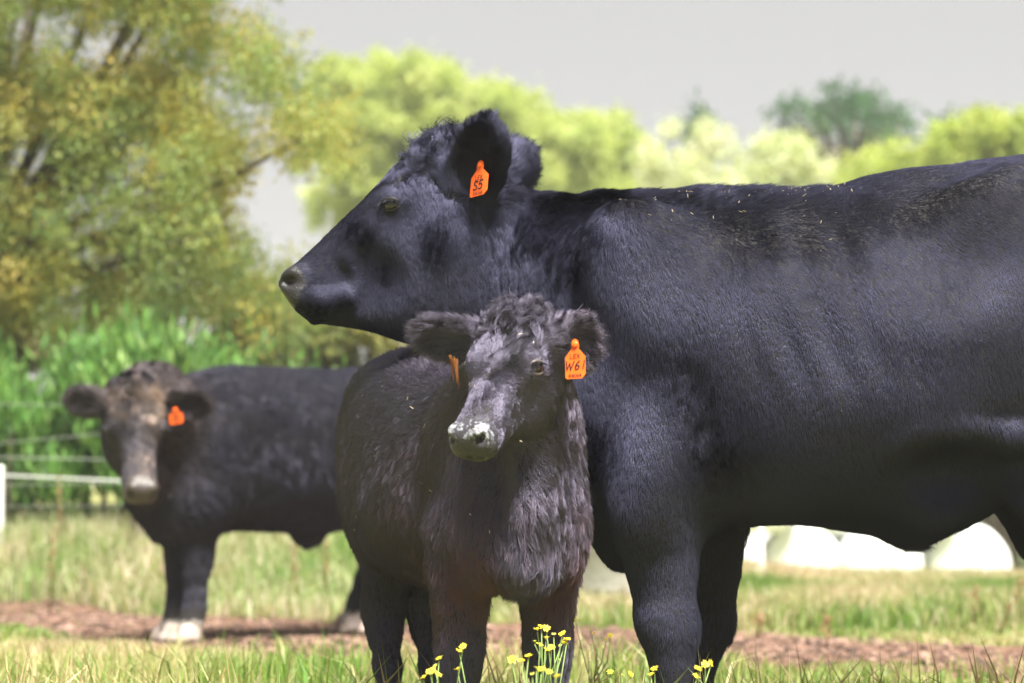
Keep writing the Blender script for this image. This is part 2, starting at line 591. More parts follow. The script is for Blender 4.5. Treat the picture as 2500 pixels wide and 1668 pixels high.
def ear_guides(E, ln=0.03, tone=0.0, W=0.12):
    b, ea, es, en, L = E
    g = []
    for s_ in (-1, 1):
        for f in (0.35, 0.65):
            g.append((b + ea * L * f + es * s_ * W * 0.5, ea * 0.6 + es * s_ * 0.8 + en * 0.2, ln, 0.55, 0.12, tone))
            g.append((b + ea * L * f + es * s_ * W * 0.25 - en * 0.02, ea + es * s_ * 0.3, ln * 0.7, 0.4, 0.05, tone * 0.7))
    g.append((b + ea * L * 1.0, ea + en * 0.1, ln * 1.2, 0.5, 0.12, tone))
    g.append((b + ea * L * 0.5 + en * 0.005, ea + en * 0.3, ln * 1.1, 0.5, 0.15, tone * 0.5))
    g.append((b + ea * L * 0.5 - en * 0.025, ea, ln * 0.7, 0.35, 0.05, tone * 0.6))
    return g

def eyeball(name, parent, c, r):
    vs, fs = [], []
    n, m = 10, 16
    for i in range(n + 1):
        th = math.pi * i / n
        for j in range(m):
            ph = 2 * math.pi * j / m
            vs.append(np.asarray(c) + r * V3(math.sin(th) * math.cos(ph), math.sin(th) * math.sin(ph), math.cos(th)))
    for i in range(n):
        for j in range(m):
            fs.append((i * m + j, i * m + (j + 1) % m, (i + 1) * m + (j + 1) % m, (i + 1) * m + j)[::-1])
    return make_mesh(name, vs, fs, M_EYE, parent)

def eye_socket(F, c, out, fwd, r, k=0.010):
    """orbit, opening and the two lids round a ball of radius r at c; out: looking direction, fwd: towards the nose"""
    out = nrm(out); fwd = np.asarray(fwd, float); fwd = nrm(fwd - out * (fwd @ out)); up = np.cross(fwd, out)
    if up[2] < 0: up = -up
    c = np.asarray(c)
    F.ell(c - out * r * 0.70, (r * 1.9, r * 1.55, r * 1.22), frame3(fwd, up, out), 0.02)
    return (c, out, fwd, up, r)

def eyelids(parent, E, mat, wide=1.0):
    """upper and lower lid, each a swollen rim that wraps the ball"""
    c, out, fwd, up, r = E
    for name, sg, rise, bulge, th in (('upper_eyelid', 1, .50, .88, .17), ('lower_eyelid', -1, .54, .84, .11)):
        vs, fs = [], []
        n, m = 14, 8
        for i in range(n + 1):
            a = math.pi * i / n
            x = math.cos(a) * 1.08; s_ = math.sin(a)
            p = c + fwd * r * x + up * r * sg * rise * wide * s_ + out * r * (.22 + (bulge - .22) * s_ ** .6)
            if sg > 0: p = p + fwd * r * .05
            rad = r * th * (.45 + .55 * s_)
            # ring that leans back over the ball
            for j in range(m):
                t = 2 * math.pi * j / m
                vs.append(p + up * rad * (math.cos(t) + .55) * sg * 1.25 + out * rad * .75 * (math.sin(t) - .35 * math.cos(t)))
        for i in range(n):
            for j in range(m):
                fs.append((i * m + j, i * m + (j + 1) % m, (i + 1) * m + (j + 1) % m, (i + 1) * m + j))
        make_mesh(name, vs, fs, mat, parent)
    rt = np.random.default_rng(int(abs(c[0]) * 1e4) % 1000)
    aa = rt.uniform(.5, 2.7, 16)
    ro = np.array([c + fwd * r * math.cos(a) * 1.05 + up * r * .52 * wide * math.sin(a) + out * r * .86 for a in aa])
    tufts('eyelashes', parent, ro, np.array([out * 1.0 - up * .15 + fwd * .35 * math.cos(a) for a in aa]), rt.uniform(.6, .95, 16) * r, M_LASH, 7, .1, .0016, .05, .00025, 5)

M_LASH = hair_mat('lash', (0.05, 0.05, 0.06), (0.05, 0.05, 0.06), 0.3)

GLYPH = {
    'L': [[(0, 1), (0, 0), (.6, 0)]], 'E': [[(.6, 1), (0, 1), (0, 0), (.6, 0)], [(0, .5), (.5, .5)]],
    'X': [[(0, 1), (.65, 0)], [(.65, 1), (0, 0)]], 'W': [[(0, 1), (.22, 0), (.45, .8), (.68, 0), (.95, 1)]],
    '6': [[(.45, 1), (.15, .65), (.05, .3), (.2, 0), (.45, .05), (.55, .3), (.4, .5), (.1, .4)]],
    '1': [[(.2, 1), (.2, 0)]], 'R': [[(0, 0), (0, 1), (.5, .95), (.5, .6), (0, .5), (.6, 0)]],
    'A': [[(0, 0), (.32, 1), (.65, 0)], [(.12, .38), (.52, .38)]], 'K': [[(0, 1), (0, 0)], [(.6, 1), (0, .45), (.6, 0)]],
    'I': [[(.1, 1), (.1, 0)]],
    'S': [[(.6, .85), (.45, 1), (.15, 1), (0, .82), (.08, .6), (.5, .42), (.6, .2), (.45, 0), (.15, 0), (0, .15)]],
    '5': [[(.58, 1), (.1, 1), (.04, .56), (.35, .62), (.58, .4), (.5, .1), (.25, 0), (0, .1)]],
}
ADV = {'I': .35, '1': .5, 'W': 1.15}

def ear_tag(parent, P, ex, ey, w, h, words):
    """a plastic tag: neck, shoulders and chamfered foot, with its lettering; P: the pin"""
    ex = nrm(ex); ey = np.asarray(ey, float); ey = nrm(ey - ex * (ey @ ex)); en = np.cross(ex, ey)
    t = 0.0022
    o2 = [(-.14, .30), (-.20, .10), (-.18, 0), (-.5, -.28), (-.5, -1.0), (-.42, -1.06), (.34, -1.06), (.5, -.92),
          (.5, -.28), (.18, 0), (.20, .10), (.14, .30), (0, .36)]
    vs = []
    for s_ in (1, -1):
        for (a, b) in o2:
            curve = 0.10 * (a * a) * w
            vs.append(np.asarray(P) + ex * a * w + ey * b * h + en * (s_ * t * 0.5 - curve))
    n = len(o2)
    fs = [tuple(range(n)), tuple(range(2 * n - 1, n - 1, -1))] + [(i, i + n, (i + 1) % n + n, (i + 1) % n) for i in range(n)]
    tg = make_mesh('ear_tag', vs, fs, M_TAG, parent, smooth=False)
    # the pin's round head
    vs, fs = [], []
    m = 12
    for rr, zz in ((0.0, .0045), (.005, .0045), (.007, .003), (.0075, 0)):
        for j in range(m):
            a = 2 * math.pi * j / m
            vs.append(np.asarray(P) + ey * h * 0.15 + ex * rr * math.cos(a) + ey * rr * math.sin(a) + en * (t * .5 + zz))
    for i in range(3):
        for j in range(m):
            fs.append((i * m + j, (i + 1) * m + j, (i + 1) * m + (j + 1) % m, i * m + (j + 1) % m))
    make_mesh('tag_pin', vs, fs, M_TAG, tg)
    vs, fs = [], []
    for (txt, y0, size, slant, lw) in words:
        tot = sum(ADV.get(c, .85) for c in txt) - 0.2
        x = -tot / 2
        for c in txt:
            for pl in GLYPH[c]:
                for (a, b) in zip(pl[:-1], pl[1:]):
                    q = []
                    for (gx, gy) in (a, b):
                        X = (x + gx + slant * (gy - .5)) * size
                        q.append(np.array((X, y0 * h + gy * size)))
                    d = q[1] - q[0]; d = d / (np.linalg.norm(d) + 1e-9)
                    s2 = np.array((-d[1], d[0])) * lw * 0.5
                    q[0] = q[0] - d * lw * 0.4; q[1] = q[1] + d * lw * 0.4
                    i0 = len(vs)
                    for pt in (q[0] + s2, q[0] - s2, q[1] - s2, q[1] + s2):
                        vs.append(np.asarray(P) + ex * pt[0] + ey * pt[1] + en * (t * .5 + .0006 - 0.10 * (pt[0] / w) ** 2 * w))
                    fs.append((i0, i0 + 1, i0 + 2, i0 + 3))
            x += ADV.get(c, .85)
    make_mesh('tag_lettering', vs, fs, M_INK, tg, smooth=False)
    return tg

def hoof(parent, p, fwd, r, mat=None):
    """cloven hoof under a pastern that ends at p (on the ground)"""
    fwd = nrm((fwd[0], fwd[1], 0)); sd = V3(-fwd[1], fwd[0], 0)
    vs, fs = [], []
    for s_ in (-1, 1):
        i0 = len(vs); m = 12
        for (z, a, f) in ((0.0, 1.0, .010), (.025, .95, .006), (.055, .80, -.004), (.075, .68, -.010), (.080, .2, -.010)):
            for j in range(m):
                th = 2 * math.pi * j / m
                ct = math.cos(th)
                vs.append(np.asarray(p) + sd * (s_ * r * .55 + r * .50 * a * math.sin(th)) + fwd * (f + r * (1.25 if ct > 0 else .95) * a * ct) + V3(0, 0, z))
        for i in range(4):
            for j in range(m):
                fs.append((i0 + i * m + j, i0 + i * m + (j + 1) % m, i0 + (i + 1) * m + (j + 1) % m, i0 + (i + 1) * m + j))
        fs.append(tuple(i0 + 4 * m + j for j in range(m)))
        fs.append(tuple(i0 + j for j in reversed(range(m))))
    return make_mesh('hoof', vs, fs, mat or M_HOOF, parent)

def body_attrs(P, muzz, **kw):
    d = {'muzzle': ('FLOAT', muzz)}
    for k_, v in kw.items(): d[k_] = ('FLOAT', v)
    return d


M_HIDE = hide_mat('black_hide', (0.012, 0.011, 0.012), (0.013, 0.012, 0.013))
M_COAT = hair_mat('black_coat', (0.060, 0.061, 0.100), (0.10, 0.05, 0.03), 0.19)
M_LID = plain_mat('eyelid_skin', (0.012, 0.010, 0.011), 0.6, 0.25)

# ------------------------------------------------------------------ the cow
def cow_relief(P):
    """skin folds of the neck and the uneven lie of muscle"""
    x, z = P[:, 0], P[:, 2]
    a = at(1185, 620, 5.5); b = at(1275, 620, 5.5)
    m = sst(a[0] - .03, a[0] + .02, x) * sst(b[0] + .04, b[0] - .02, x) * sst(.86, 1.0, z) * sst(1.30, 1.22, z)
    w = np.sin((x + .020 * np.sin(z * 9)) * 2 * math.pi / .021 + 1.2 * np.sin(z * 23)) 
    r = -m * .0062 * np.clip(w, 0, 1) ** 1.5
    n = wobble(P, 4.5, 55)
    big = sst(at(1380, 600, 5.5)[0], at(1500, 600, 5.5)[0], x) * sst(.45, .6, z)
    ra, rb = at(1800, 600, 5.4), at(2140, 900, 5.4)
    rm = sst(ra[0] - .03, ra[0] + .06, x) * sst(rb[0] + .05, rb[0] - .05, x) * sst(.80, .95, z) * sst(1.27, 1.16, z) * (P[:, 1] < 5.5)
    r = r + rm * .0035 * np.sin((x + .25 * (z - 1)) * 2 * math.pi / .088 + .8 * np.sin(z * 7))
    return r + big * (.012 * n[:, 0] + .0050 * wobble(P, 9.0, 56)[:, 1])

def build_cow():
    YC = 5.62
    def Yx(px):
        return YC - 0.13 * np.clip((np.asarray(px, float) - 1430) / 1050, 0, 2)
    def c2(px, py, w=0.0):
        p = at(px, py, float(Yx(px))); p[1] += w; return p
    root = empty('cow', (at(1900, 1400, 5.5)[0], 5.5, 0),
                 'large black cow standing side-on with shaggy poll and orange tag S5 in its ear', 'cow')
    F = Field((-0.60, 5.02, 0.02), (1.92, 6.06, 1.62), 0.0085)
    ex, ey, ez = np.eye(3)
    # trunk and neck: outline of the animal's own mid-plane, station by station
    st = [(1040, 500, 740, .070, .5), (1120, 462, 790, .088, .5), (1200, 472, 850, .100, .5), (1300, 476, 980, .125, .5), (1400, 486, 1180, .18, .52),
          (1440, 482, 1320, .21, .52), (1500, 482, 1388, .245, .5), (1600, 478, 1400, .275, .5), (1700, 474, 1345, .30, .52),
          (1790, 472, 1300, .325, .55), (1900, 468, 1284, .35, .58), (2000, 458, 1288, .365, .60), (2100, 432, 1300, .372, .60),
          (2210, 406, 1330, .37, .58), (2300, 394, 1295, .36, .55), (2400, 380, 1245, .345, .50), (2500, 368, 1185, .325, .46),
          (2620, 366, 1120, .30, .45), (2750, 376, 1090, .27, .45), (2880, 410, 1020, .21, .45), (2950, 450, 900, .14, .5), (2985, 520, 760, .05, .5)]
    O = np.array((0.0, YC, 0.0))
    U, vt, vb, hw, fc, cw = [], [], [], [], [], []
    for px, a, b, w, f in st:
        y = float(Yx(px))
        t_, b_ = at(px, a, y), at(px, b, y)
        U.append(t_[0]); vt.append(t_[2]); vb.append(b_[2]); hw.append(w); fc.append(f); cw.append(y - YC)
    F.loft(O, ex, ey, ez, U, vt, vb, hw, fc, 2.25, 0.03, cw)
    # neck top crest, shoulder blade, point of shoulder, upper arm
    for s_ in (-1, 1):
        F.ell(c2(1590, 740, s_ * .212), (.15, .085, .23), frame3((.90, 0, .42), ey, (-.42, 0, .90)), 0.06)
        F.ell(c2(1510, 980, s_ * .160), (.13, .095, .19), None, 0.06)
        F.ell(c2(1612, 1110, s_ * .210), (.120, .090, .23), frame3((.95, 0, -.3), ey, (.3, 0, .95)), 0.035)
        # hip bone, flank hollow, thigh, stifle, flank fold
        F.ell(c2(2330, 555, s_ * .256), (.16, .080, .075), frame3((.75, 0, .66), ey, (-.66, 0, .75)), 0.08)
        F.ell(c2(2165, 610, s_ * .430), (.16, .08, .12), frame3((.8, 0, -.6), ey, (.6, 0, .8)), 0.12, sub=True)
        F.ell(c2(2660, 850, s_ * .215), (.29, .12, .36), frame3((.95, 0, .3), ey, (-.3, 0, .95)), 0.06)
        F.ell(c2(2545, 1120, s_ * .215), (.115, .085, .17), frame3((.9, 0, .4), ey, (-.4, 0, .9)), 0.05)
        F.chain([(c2(2150, 1085, s_ * .30), .03), (c2(2280, 1070, s_ * .31), .035), (c2(2400, 1085, s_ * .29), .05)], 0.03, 0.05)
        F.ell(c2(2300, 1180, s_ * .36), (.17, .14, .09), None, 0.05, sub=True)
    # crease behind the elbow
    F.chain([(c2(1655, 920, -.322), .016), (c2(1685, 1060, -.322), .024), (c2(1715, 1190, -.312), .024)], 0.035, sub=True)
    # fore legs
    def fore(xs, w, kk):
        y = YC + w
        pts = [(at(xs[0], 1170, y), .118), (at(xs[1], 1290, y), .092), (at(xs[2], 1390, y), .071), (at(xs[3], 1462, y), .058), (at(xs[4], 1512, y), .060),
               (at(xs[5], 1560, y), .052), (at(xs[6], 1625, y), .040), (at(xs[7], 1730, y), .037), (at(xs[8], 1800, y), .046), (at(xs[9], 1850, y), .042), (at(xs[10], 1876, y), .05)]
        F.chain(pts, 0.035, 0.05, (ey, 1.12))
        F.ell(at(xs[4] - 22, 1512, y), (.040, .042, .05), None, 0.03)
        F.ell(at(xs[4] + 45, 1530, y), (.022, .028, .035), None, 0.025)
        return at(xs[10], 1890, y)
    h1 = fore((1612, 1610, 1618, 1622, 1628, 1636, 1640, 1640, 1638, 1626, 1612), -.185, 0)
    h2 = fore((1700, 1722, 1728, 1726, 1722, 1712, 1700, 1698, 1694, 1684, 1672), .165, 0)
    # wrinkles round the far knee
    for q in range(4):
        F.chain([(at(1700 + i * 24, 1440 + q * 34 + (i % 2) * 8, YC + .165 - .062), .006) for i in range(3)], 0.012, sub=True)
    # hind legs
    hh = []
    for s_ in (-1, 1):
        y = YC - .12 + s_ * .20
        P_ = [(c2(2580, 1160, 0), .125), (c2(2640, 1290, 0), .100), (c2(2735, 1400, 0), .07), (c2(2775, 1470, 0), .058), (c2(2760, 1560, 0), .046),
              (c2(2745, 1700, 0), .042), (c2(2740, 1790, 0), .048), (c2(2722, 1850, 0), .046), (c2(2708, 1882, 0), .05)]
        P_ = [(np.array((p[0], y, max(p[2], .03))), r_) for p, r_ in P_]
        F.chain(P_, 0.045, 0.07, (ey, 1.15))
        hh.append(P_[-1][0])
    # udder and teats, tail
    F.ell(c2(2640, 1200, 0), (.13, .12, .10), None, 0.05)
    for a_ in (-.05, .05):
        for b_ in (-35, 45):
            F.cone(c2(2640 + b_, 1285, a_), c2(2640 + b_, 1335, a_), .017, .012, 0.015)
    tl = [(c2(2940, 420, 0), .045), (c2(2995, 520, 0), .036), (c2(3010, 800, 0), .026), (c2(3005, 1150, 0), .02), (c2(3000, 1450, 0), .03), (c2(2995, 1560, 0), .012)]
    F.chain(tl, 0.02, 0.05)

    # head, in the frame of its own profile
    A, B = at(1075, 400, YC), at(700, 700, YC)
    eu = nrm(B - A); ev = nrm(np.array((eu[2], 0, -eu[0])));
    if ev[2] < 0: ev = -ev
    ew = np.array((0, -1.0, 0))
    def uv(px, py):
        d = at(px, py, YC) - A
        return float(d @ eu), float(d @ ev)
    def hp(px, py, w):
        return at(px, py, YC) + ew * w
    top = [uv(*p) for p in [(1165, 362), (1112, 366), (1065, 374), (1030, 382), (994, 400), (948, 428), (895, 486), (841, 534), (765, 606), (728, 640), (699, 664), (685, 690)]]
    bot = [uv(*p) for p in [(1140, 660), (1115, 735), (1085, 782), (1040, 806), (987, 814), (945, 812), (895, 805), (850, 797), (812, 792), (771, 789), (742, 773)]]
    top.sort(); bot.sort()
    us = np.array([-.09, -.05, 0, .05, .10, .15, .20, .25, .30, .34, .38, .41, .435, .452, .462, .470, .476, .479])
    tu, tv = zip(*top); bu, bv = zip(*bot)
    VT = np.interp(us, tu, tv); VB = np.interp(us, bu, bv)
    VT[-4:] = (.020, .008, -.012, -.032); VB[-4:] = (-.112, -.092, -.066, -.045)
    HW = np.array([.075, .090, .098, .102, .106, .104, .096, .085, .073, .066, .064, .063, .060, .056, .051, .042, .030, .012])
    FC = np.array([.45, .42, .38, .33, .28, .27, .30, .36, .42, .46, .5, .5, .5, .5, .5, .5, .5, .5])
    F.loft(A, eu, ew, ev, us, VT, VB, HW, FC, 2.35, 0.04)
    for s_ in (-1, 1):
        F.ell(hp(1045, 660, s_ * .030), (.125, .15, .062), frame3(eu, ev, ew), 0.08)       # cheek muscle
        F.chain([(hp(905, 560, s_ * .075), .012), (hp(860, 640, s_ * .064), .010), (hp(880, 700, s_ * .064), .010)], 0.03)   # facial crest
        F.ell(hp(915, 690, s_ * .110), (.045, .025, .05), frame3(eu, ew, ev), 0.07, sub=True)
        F.ell(hp(940, 488, s_ * .070), (.045, .018, .026), frame3(eu, ev, ew), 0.03)           # brow
        # nostril with a raised wing
        F.ell(hp(722, 688, s_ * .040), (.040, .032, .024), frame3(eu, ev, ew), 0.015)
        F.ell(hp(707, 692, s_ * .058), (.022, .012, .020), frame3(nrm(eu * .8 + ev * .6), nrm(ev * .8 - eu * .6), ew), 0.008, sub=True)
        F.ell(hp(700, 682, s_ * .062), (.010, .010, .020), None, 0.008, sub=True)
        # mouth line
        F.chain([(hp(712, 752, s_ * .020), .006), (hp(735, 760, s_ * .048), .007), (hp(785, 768, s_ * .066), .008), (hp(840, 752, s_ * .074), .008), (hp(880, 742, s_ * .078), .005)], 0.01, sub=True)
        F.chain([(hp(730, 735, s_ * .046), .016), (hp(790, 742, s_ * .058), .018), (hp(850, 728, s_ * .062), .014)], 0.03)
    eyes, lids = [], []
    for s_ in (-1, 1):
        c = hp(964, 512, s_ * .096)
        E_ = eye_socket(F, c, ew * s_ + eu * .35 + ev * .12, eu * .8 + ev * .5, .0235)
        lids.append(E_)
        eyes.append((c, .0225))
    for s_ in (-1, 1):
        F.ell(hp(1108, 570, s_ * .055), (.075, .060, .105), None, 0.06)
    # poll knob
    F.ell(hp(1075, 392, 0), (.07, .05, .045), frame3(eu, ev, ew), 0.04)
    E1 = ear(F, hp(1146, 508, .085), hp(1196, 334, .165), V3(-.45, -.85, -.10), .124)
    E2 = ear(F, hp(1215, 440, -.08), hp(1296, 345, -.20), V3(-.45, .80, .0), .115)
    P, Q = F.mesh(2)
    P = P + vnormals(P, Q) * cow_relief(P)[:, None]
    muzz = np.zeros(len(P))
    du = (P - A) @ eu; dv = (P - A) @ ev
    inhead = (P[:, 0] < at(1000, 700, YC)[0])
    muzz = inhead * sst(.402, .414, du - 2.2 * np.clip(-.030 - dv, 0, .1)) * sst(-.13, -.115, dv)
    body = make_mesh('body', P, Q, M_HIDE, root, True, body_attrs(P, muzz))
    for c, r_ in eyes: eyeball('eye', root, c, r_)
    for e_ in lids: eyelids(root, e_, M_LID)
    for p_ in (h1, h2): hoof(root, (p_[0] - .01, p_[1], 0.0), (-1, 0), .062)
    for p_ in hh: hoof(root, (p_[0] - .01, p_[1], 0.0), (-1, 0), .058)

    g = []
    def G(px, py, dx, dy, ln, lift=.12, curl=0.0, tone=0.0, w=None):
        p = at(px, py, float(Yx(px)))
        if w is not None: p[1] += w
        g.append((p, np.array((dx, 0, -dy)), ln, lift, curl, tone))
    for a in [(765, 640, -.6, .6, .009), (720, 720, -.7, .5, .008), (790, 720, -.55, .8, .010), (850, 640, -.5, .7, .010), (850, 690, -.4, .8, .011), (790, 750, -.5, .8, .009, .12, 0, -.55), (850, 738, -.4, .8, .010, .12, 0, -.55), (740, 735, -.6, .6, .008, .12, 0, -.4),  # negative tones darken the hair to cancel the sun's highlight on the lip
              (900, 770, -.1, 1, .016), (840, 785, -.3, .9, .014), (980, 790, .1, 1, .018), (960, 600, -.1, 1, .011), (1040, 680, .1, 1, .013),
              (1078, 565, .05, 1, .026, .6, 0, -.9), (940, 500, -.2, .6, .008), (938, 668, 0, 1, .012, .4, 0, -.6), (1430, 1040, .1, 1, .026, .7, 0, -1), (1445, 1120, .1, 1, .026, .7, 0, -1), (1068, 615, .05, 1, .022, .5, 0, -.9), (895, 575, -.3, .7, .009, .3, 0, -.6), (1668, 1000, .2, 1, .015, .4, 0, -.8), (1690, 1100, .2, 1, .015, .4, 0, -.8), (1000, 600, -.1, 1, .011), (1010, 660, .1, 1, .012), (1120, 660, .05, 1, .014), (1130, 560, .05, 1, .016), (1000, 520, .5, .5, .010), (900, 440, .3, -.9, .014),  # negative tones paint shade on chest and crease, lost sheen on the face
              (1020, 470, .2, .7, .020), (1200, 620, .03, 1, .014), (1150, 750, .05, 1, .015), (1260, 750, .1, 1, .014), (1300, 900, .1, 1, .014),
              (1400, 800, .15, 1, .014), (1550, 700, .35, .9, .013), (1600, 540, .75, .6, .013), (1450, 1000, .1, 1, .014), (1480, 1200, .12, 1, .018), (1500, 1370, .3, .9, .022),
              (1700, 640, .6, .75, .012), (1900, 560, .85, .4, .012), (1900, 720, .55, .8, .012), (2200, 700, .55, .8, .012), (2400, 800, .25, 1, .013), (2000, 1000, .25, 1, .013),
              (2300, 560, .8, .4, .012), (1800, 900, .3, 1, .013), (2150, 1050, .1, 1, .016), (2350, 1050, .1, 1, .018),
              (2200, 450, .95, .2, .012), (2450, 430, .95, .2, .013), (2700, 500, .8, .6, .013), (2850, 900, .2, 1, .014), (2560, 900, .1, 1, .014), (2500, 1150, -.1, 1, .016),
              (1600, 1100, .25, 1, .013), (1600, 1250, .2, 1, .013), (1620, 1450, .05, 1, .012), (1630, 1640, .05, 1, .012), (1725, 1400, .1, 1, .014), (1725, 1530, .1, 1, .02, .3), (1700, 1700, .05, 1, .012),
              (2650, 1300, .3, 1, .013), (2760, 1600, 0, 1, .012)]:
        G(*a)
    G(1900, 1240, .45, .8, .030, .2); G(2100, 1270, .35, .9, .034, .25); G(2210, 1325, .2, 1, .04, .3, .1); G(2350, 1250, .1, 1, .035, .25); G(1750, 1290, .3, .9, .024, .2)
    # long hair: poll, crest of the neck, the unlicked patch, the dorsal line
    G(1000, 385, -.35, -.75, .034, .5, .35); G(1035, 345, -.25, -.95, .045, .7, .5); G(1075, 335, .15, -1, .045, .7, .5); G(1110, 345, .3, -.8, .035, .5, .3); G(960, 415, .1, -1, .026, .35, .15)
    G(1240, 462, .5, -.3, .030, .4, .1); G(1320, 470, .7, -.2, .034, .45, .15); G(1410, 482, .75, -.2, .030, .4, .1)
    G(1330, 540, -.35, .9, .040, .6, .22, -1); G(1400, 560, -.2, 1, .038, .6, .2, -1); G(1385, 630, -.1, 1, .036, .6, .2, -1); G(1290, 535, -.2, 1, .036, .6, .3, -.9); G(1360, 590, -.2, 1, .038, .6, .2, -1); G(1440, 545, -.2, 1, .034, .6, .2, -.9); G(1290, 510, .2, 1, .03, .5, .3, -.5); G(1490, 560, .3, 1, .014, .15); G(1310, 570, -.2, 1, .036, .6, .25, -1); G(1360, 515, -.2, 1, .036, .6, .2, -1); G(1415, 600, -.2, 1, .034, .6, .2, -1); G(1420, 530, -.2, 1, .034, .6, .2, -1); G(1365, 655, -.1, 1, .032, .6, .2, -1); G(1500, 640, .3, 1, .014, .15); G(1235, 560, .05, 1, .014, .15); G(1275, 600, -.1, 1, .026, .5, .2, -.8); G(1395, 680, -.05, 1, .030, .5, .2, -1); G(1450, 590, -.1, 1, .030, .5, .2, -1); G(1385, 740, .1, 1, .015, .15); G(1330, 660, .05, 1, .018, .3, .1, -.5); G(1450, 560, .3, 1, .016, .15); G(1300, 640, .0, 1, .015, .15); G(1420, 700, .1, 1, .015, .15)
    G(1560, 464, .8, -.35, .028, .45); G(1700, 456, .85, -.4, .038, .6, .1); G(1850, 450, .9, -.35, .040, .6, .1); G(1960, 448, .95, -.25, .036, .5); G(2030, 438, .95, 0, .016, .2)
    g += ear_guides(E1, .036, 0.0, .128)
    g += ear_guides(E2, .036, 0.0, .115)
    dens = np.clip(1 - 1.3 * muzz, 0, 1)
    for c, r_ in eyes:
        dens *= sst(r_ * 1.0, r_ * 1.2, np.linalg.norm(P - c, axis=1))
    near = sst(5.75, 5.55, P[:, 1])
    hd = sst(.30, .12, P[:, 0])
    vis = 0.25 + 0.75 * near
    vis *= (1 - .5 * sst(1.30, 1.75, P[:, 0])) * np.where(P[:, 2] < .25, .4, 1)
    dens *= vis * (1 + 2.2 * hd)
    fur('coat', root, P, Q, 900000, g, M_COAT, dens, 0.00030, 0.012, 0.13, 0.065, 1, wy=0.12, bend=0.12, nsc=5.0, cj=0.08, dull=.45)
    rt = np.random.default_rng(12)
    Nn = vnormals(P, Q)
    pa, pb = at(985, 395, YC), at(1120, 330, YC)
    cand = np.where((P[:, 0] > pa[0]) & (P[:, 0] < pb[0]) & (P[:, 2] > at(1000, 425, YC)[2]) & (np.abs(P[:, 1] - YC) < .085) & (dv > .0))[0]
    pk = rt.choice(cand, 95)
    fx = (P[pk, 0] - pa[0]) / (pb[0] - pa[0])
    dr = Nn[pk] * .7 + np.stack([-.35 + .5 * fx, -.25 + 0 * fx, .55 + 0 * fx], 1) + rt.normal(size=(95, 3)) * .35
    tufts('forelock', root, P[pk], dr, rt.uniform(.030, .075, 95) * (.75 + .5 * (fx > .35)), M_COAT, 20, .6, .007, .24, .0004, 1)
    # tag: pinned inside the near ear
    ear_tag(root, hp(1174, 434, .152), V3(.68, -.72, .10), V3(.36, -.12, .93), .056, .060,
            [('LEX', -.42, .0095, .15, .0014), ('S5', -.80, .0200, .18, .0036), ('RAKAIA', -1.02, .0070, .15, .0013)])
    # chaff caught in the hair of the back
    vs, fs = [], []
    rr = np.random.default_rng(3)
    cand = np.where((P[:, 1] < 5.50) & (vnormals(P, Q)[:, 2] > .25) & (P[:, 0] > at(1480, 500, 5.5)[0]) & (P[:, 0] < at(2080, 500, 5.4)[0]) & (P[:, 2] > 1.10))[0]
    wts = np.exp((P[cand, 2] - 1.36) / .045) + .01
    pick = rr.choice(cand, 62, p=wts / wts.sum())
    for i in pick:
        d = nrm(rr.normal(size=3) * V3(1, .4, .6)); q = P[i] + V3(0, -.008, .009)
        L_ = rr.uniform(.001, .0055); s2 = nrm(np.cross(d, V3(0, 1, .3))) * .0006
        i0 = len(vs)
        vs += [q - d * L_ - s2, q + d * L_ - s2, q + d * L_ + s2, q - d * L_ + s2]
        fs.append((i0, i0 + 1, i0 + 2, i0 + 3))
    tag(make_mesh('chaff', vs, fs, M_CHAFF, root, False), kind='stuff')
    return root

M_CHAFF = plain_mat('chaff', (0.45, 0.38, 0.25), 0.7, 0.2)

# ------------------------------------------------------------------ the calf
M_CALFHIDE = hide_mat('calf_hide', (0.016, 0.013, 0.013), (0.036, 0.034, 0.042), (0.44, 0.45, 0.52), (0.075, 0.080, 0.035))
M_CALFCOAT = hair_mat('calf_coat', (0.098, 0.094, 0.134), (0.17, 0.085, 0.076), 0.23)

M_RUST = hair_mat('rusty_hair', (0.085, 0.034, 0.012), (0.13, 0.052, 0.018), 0.4)

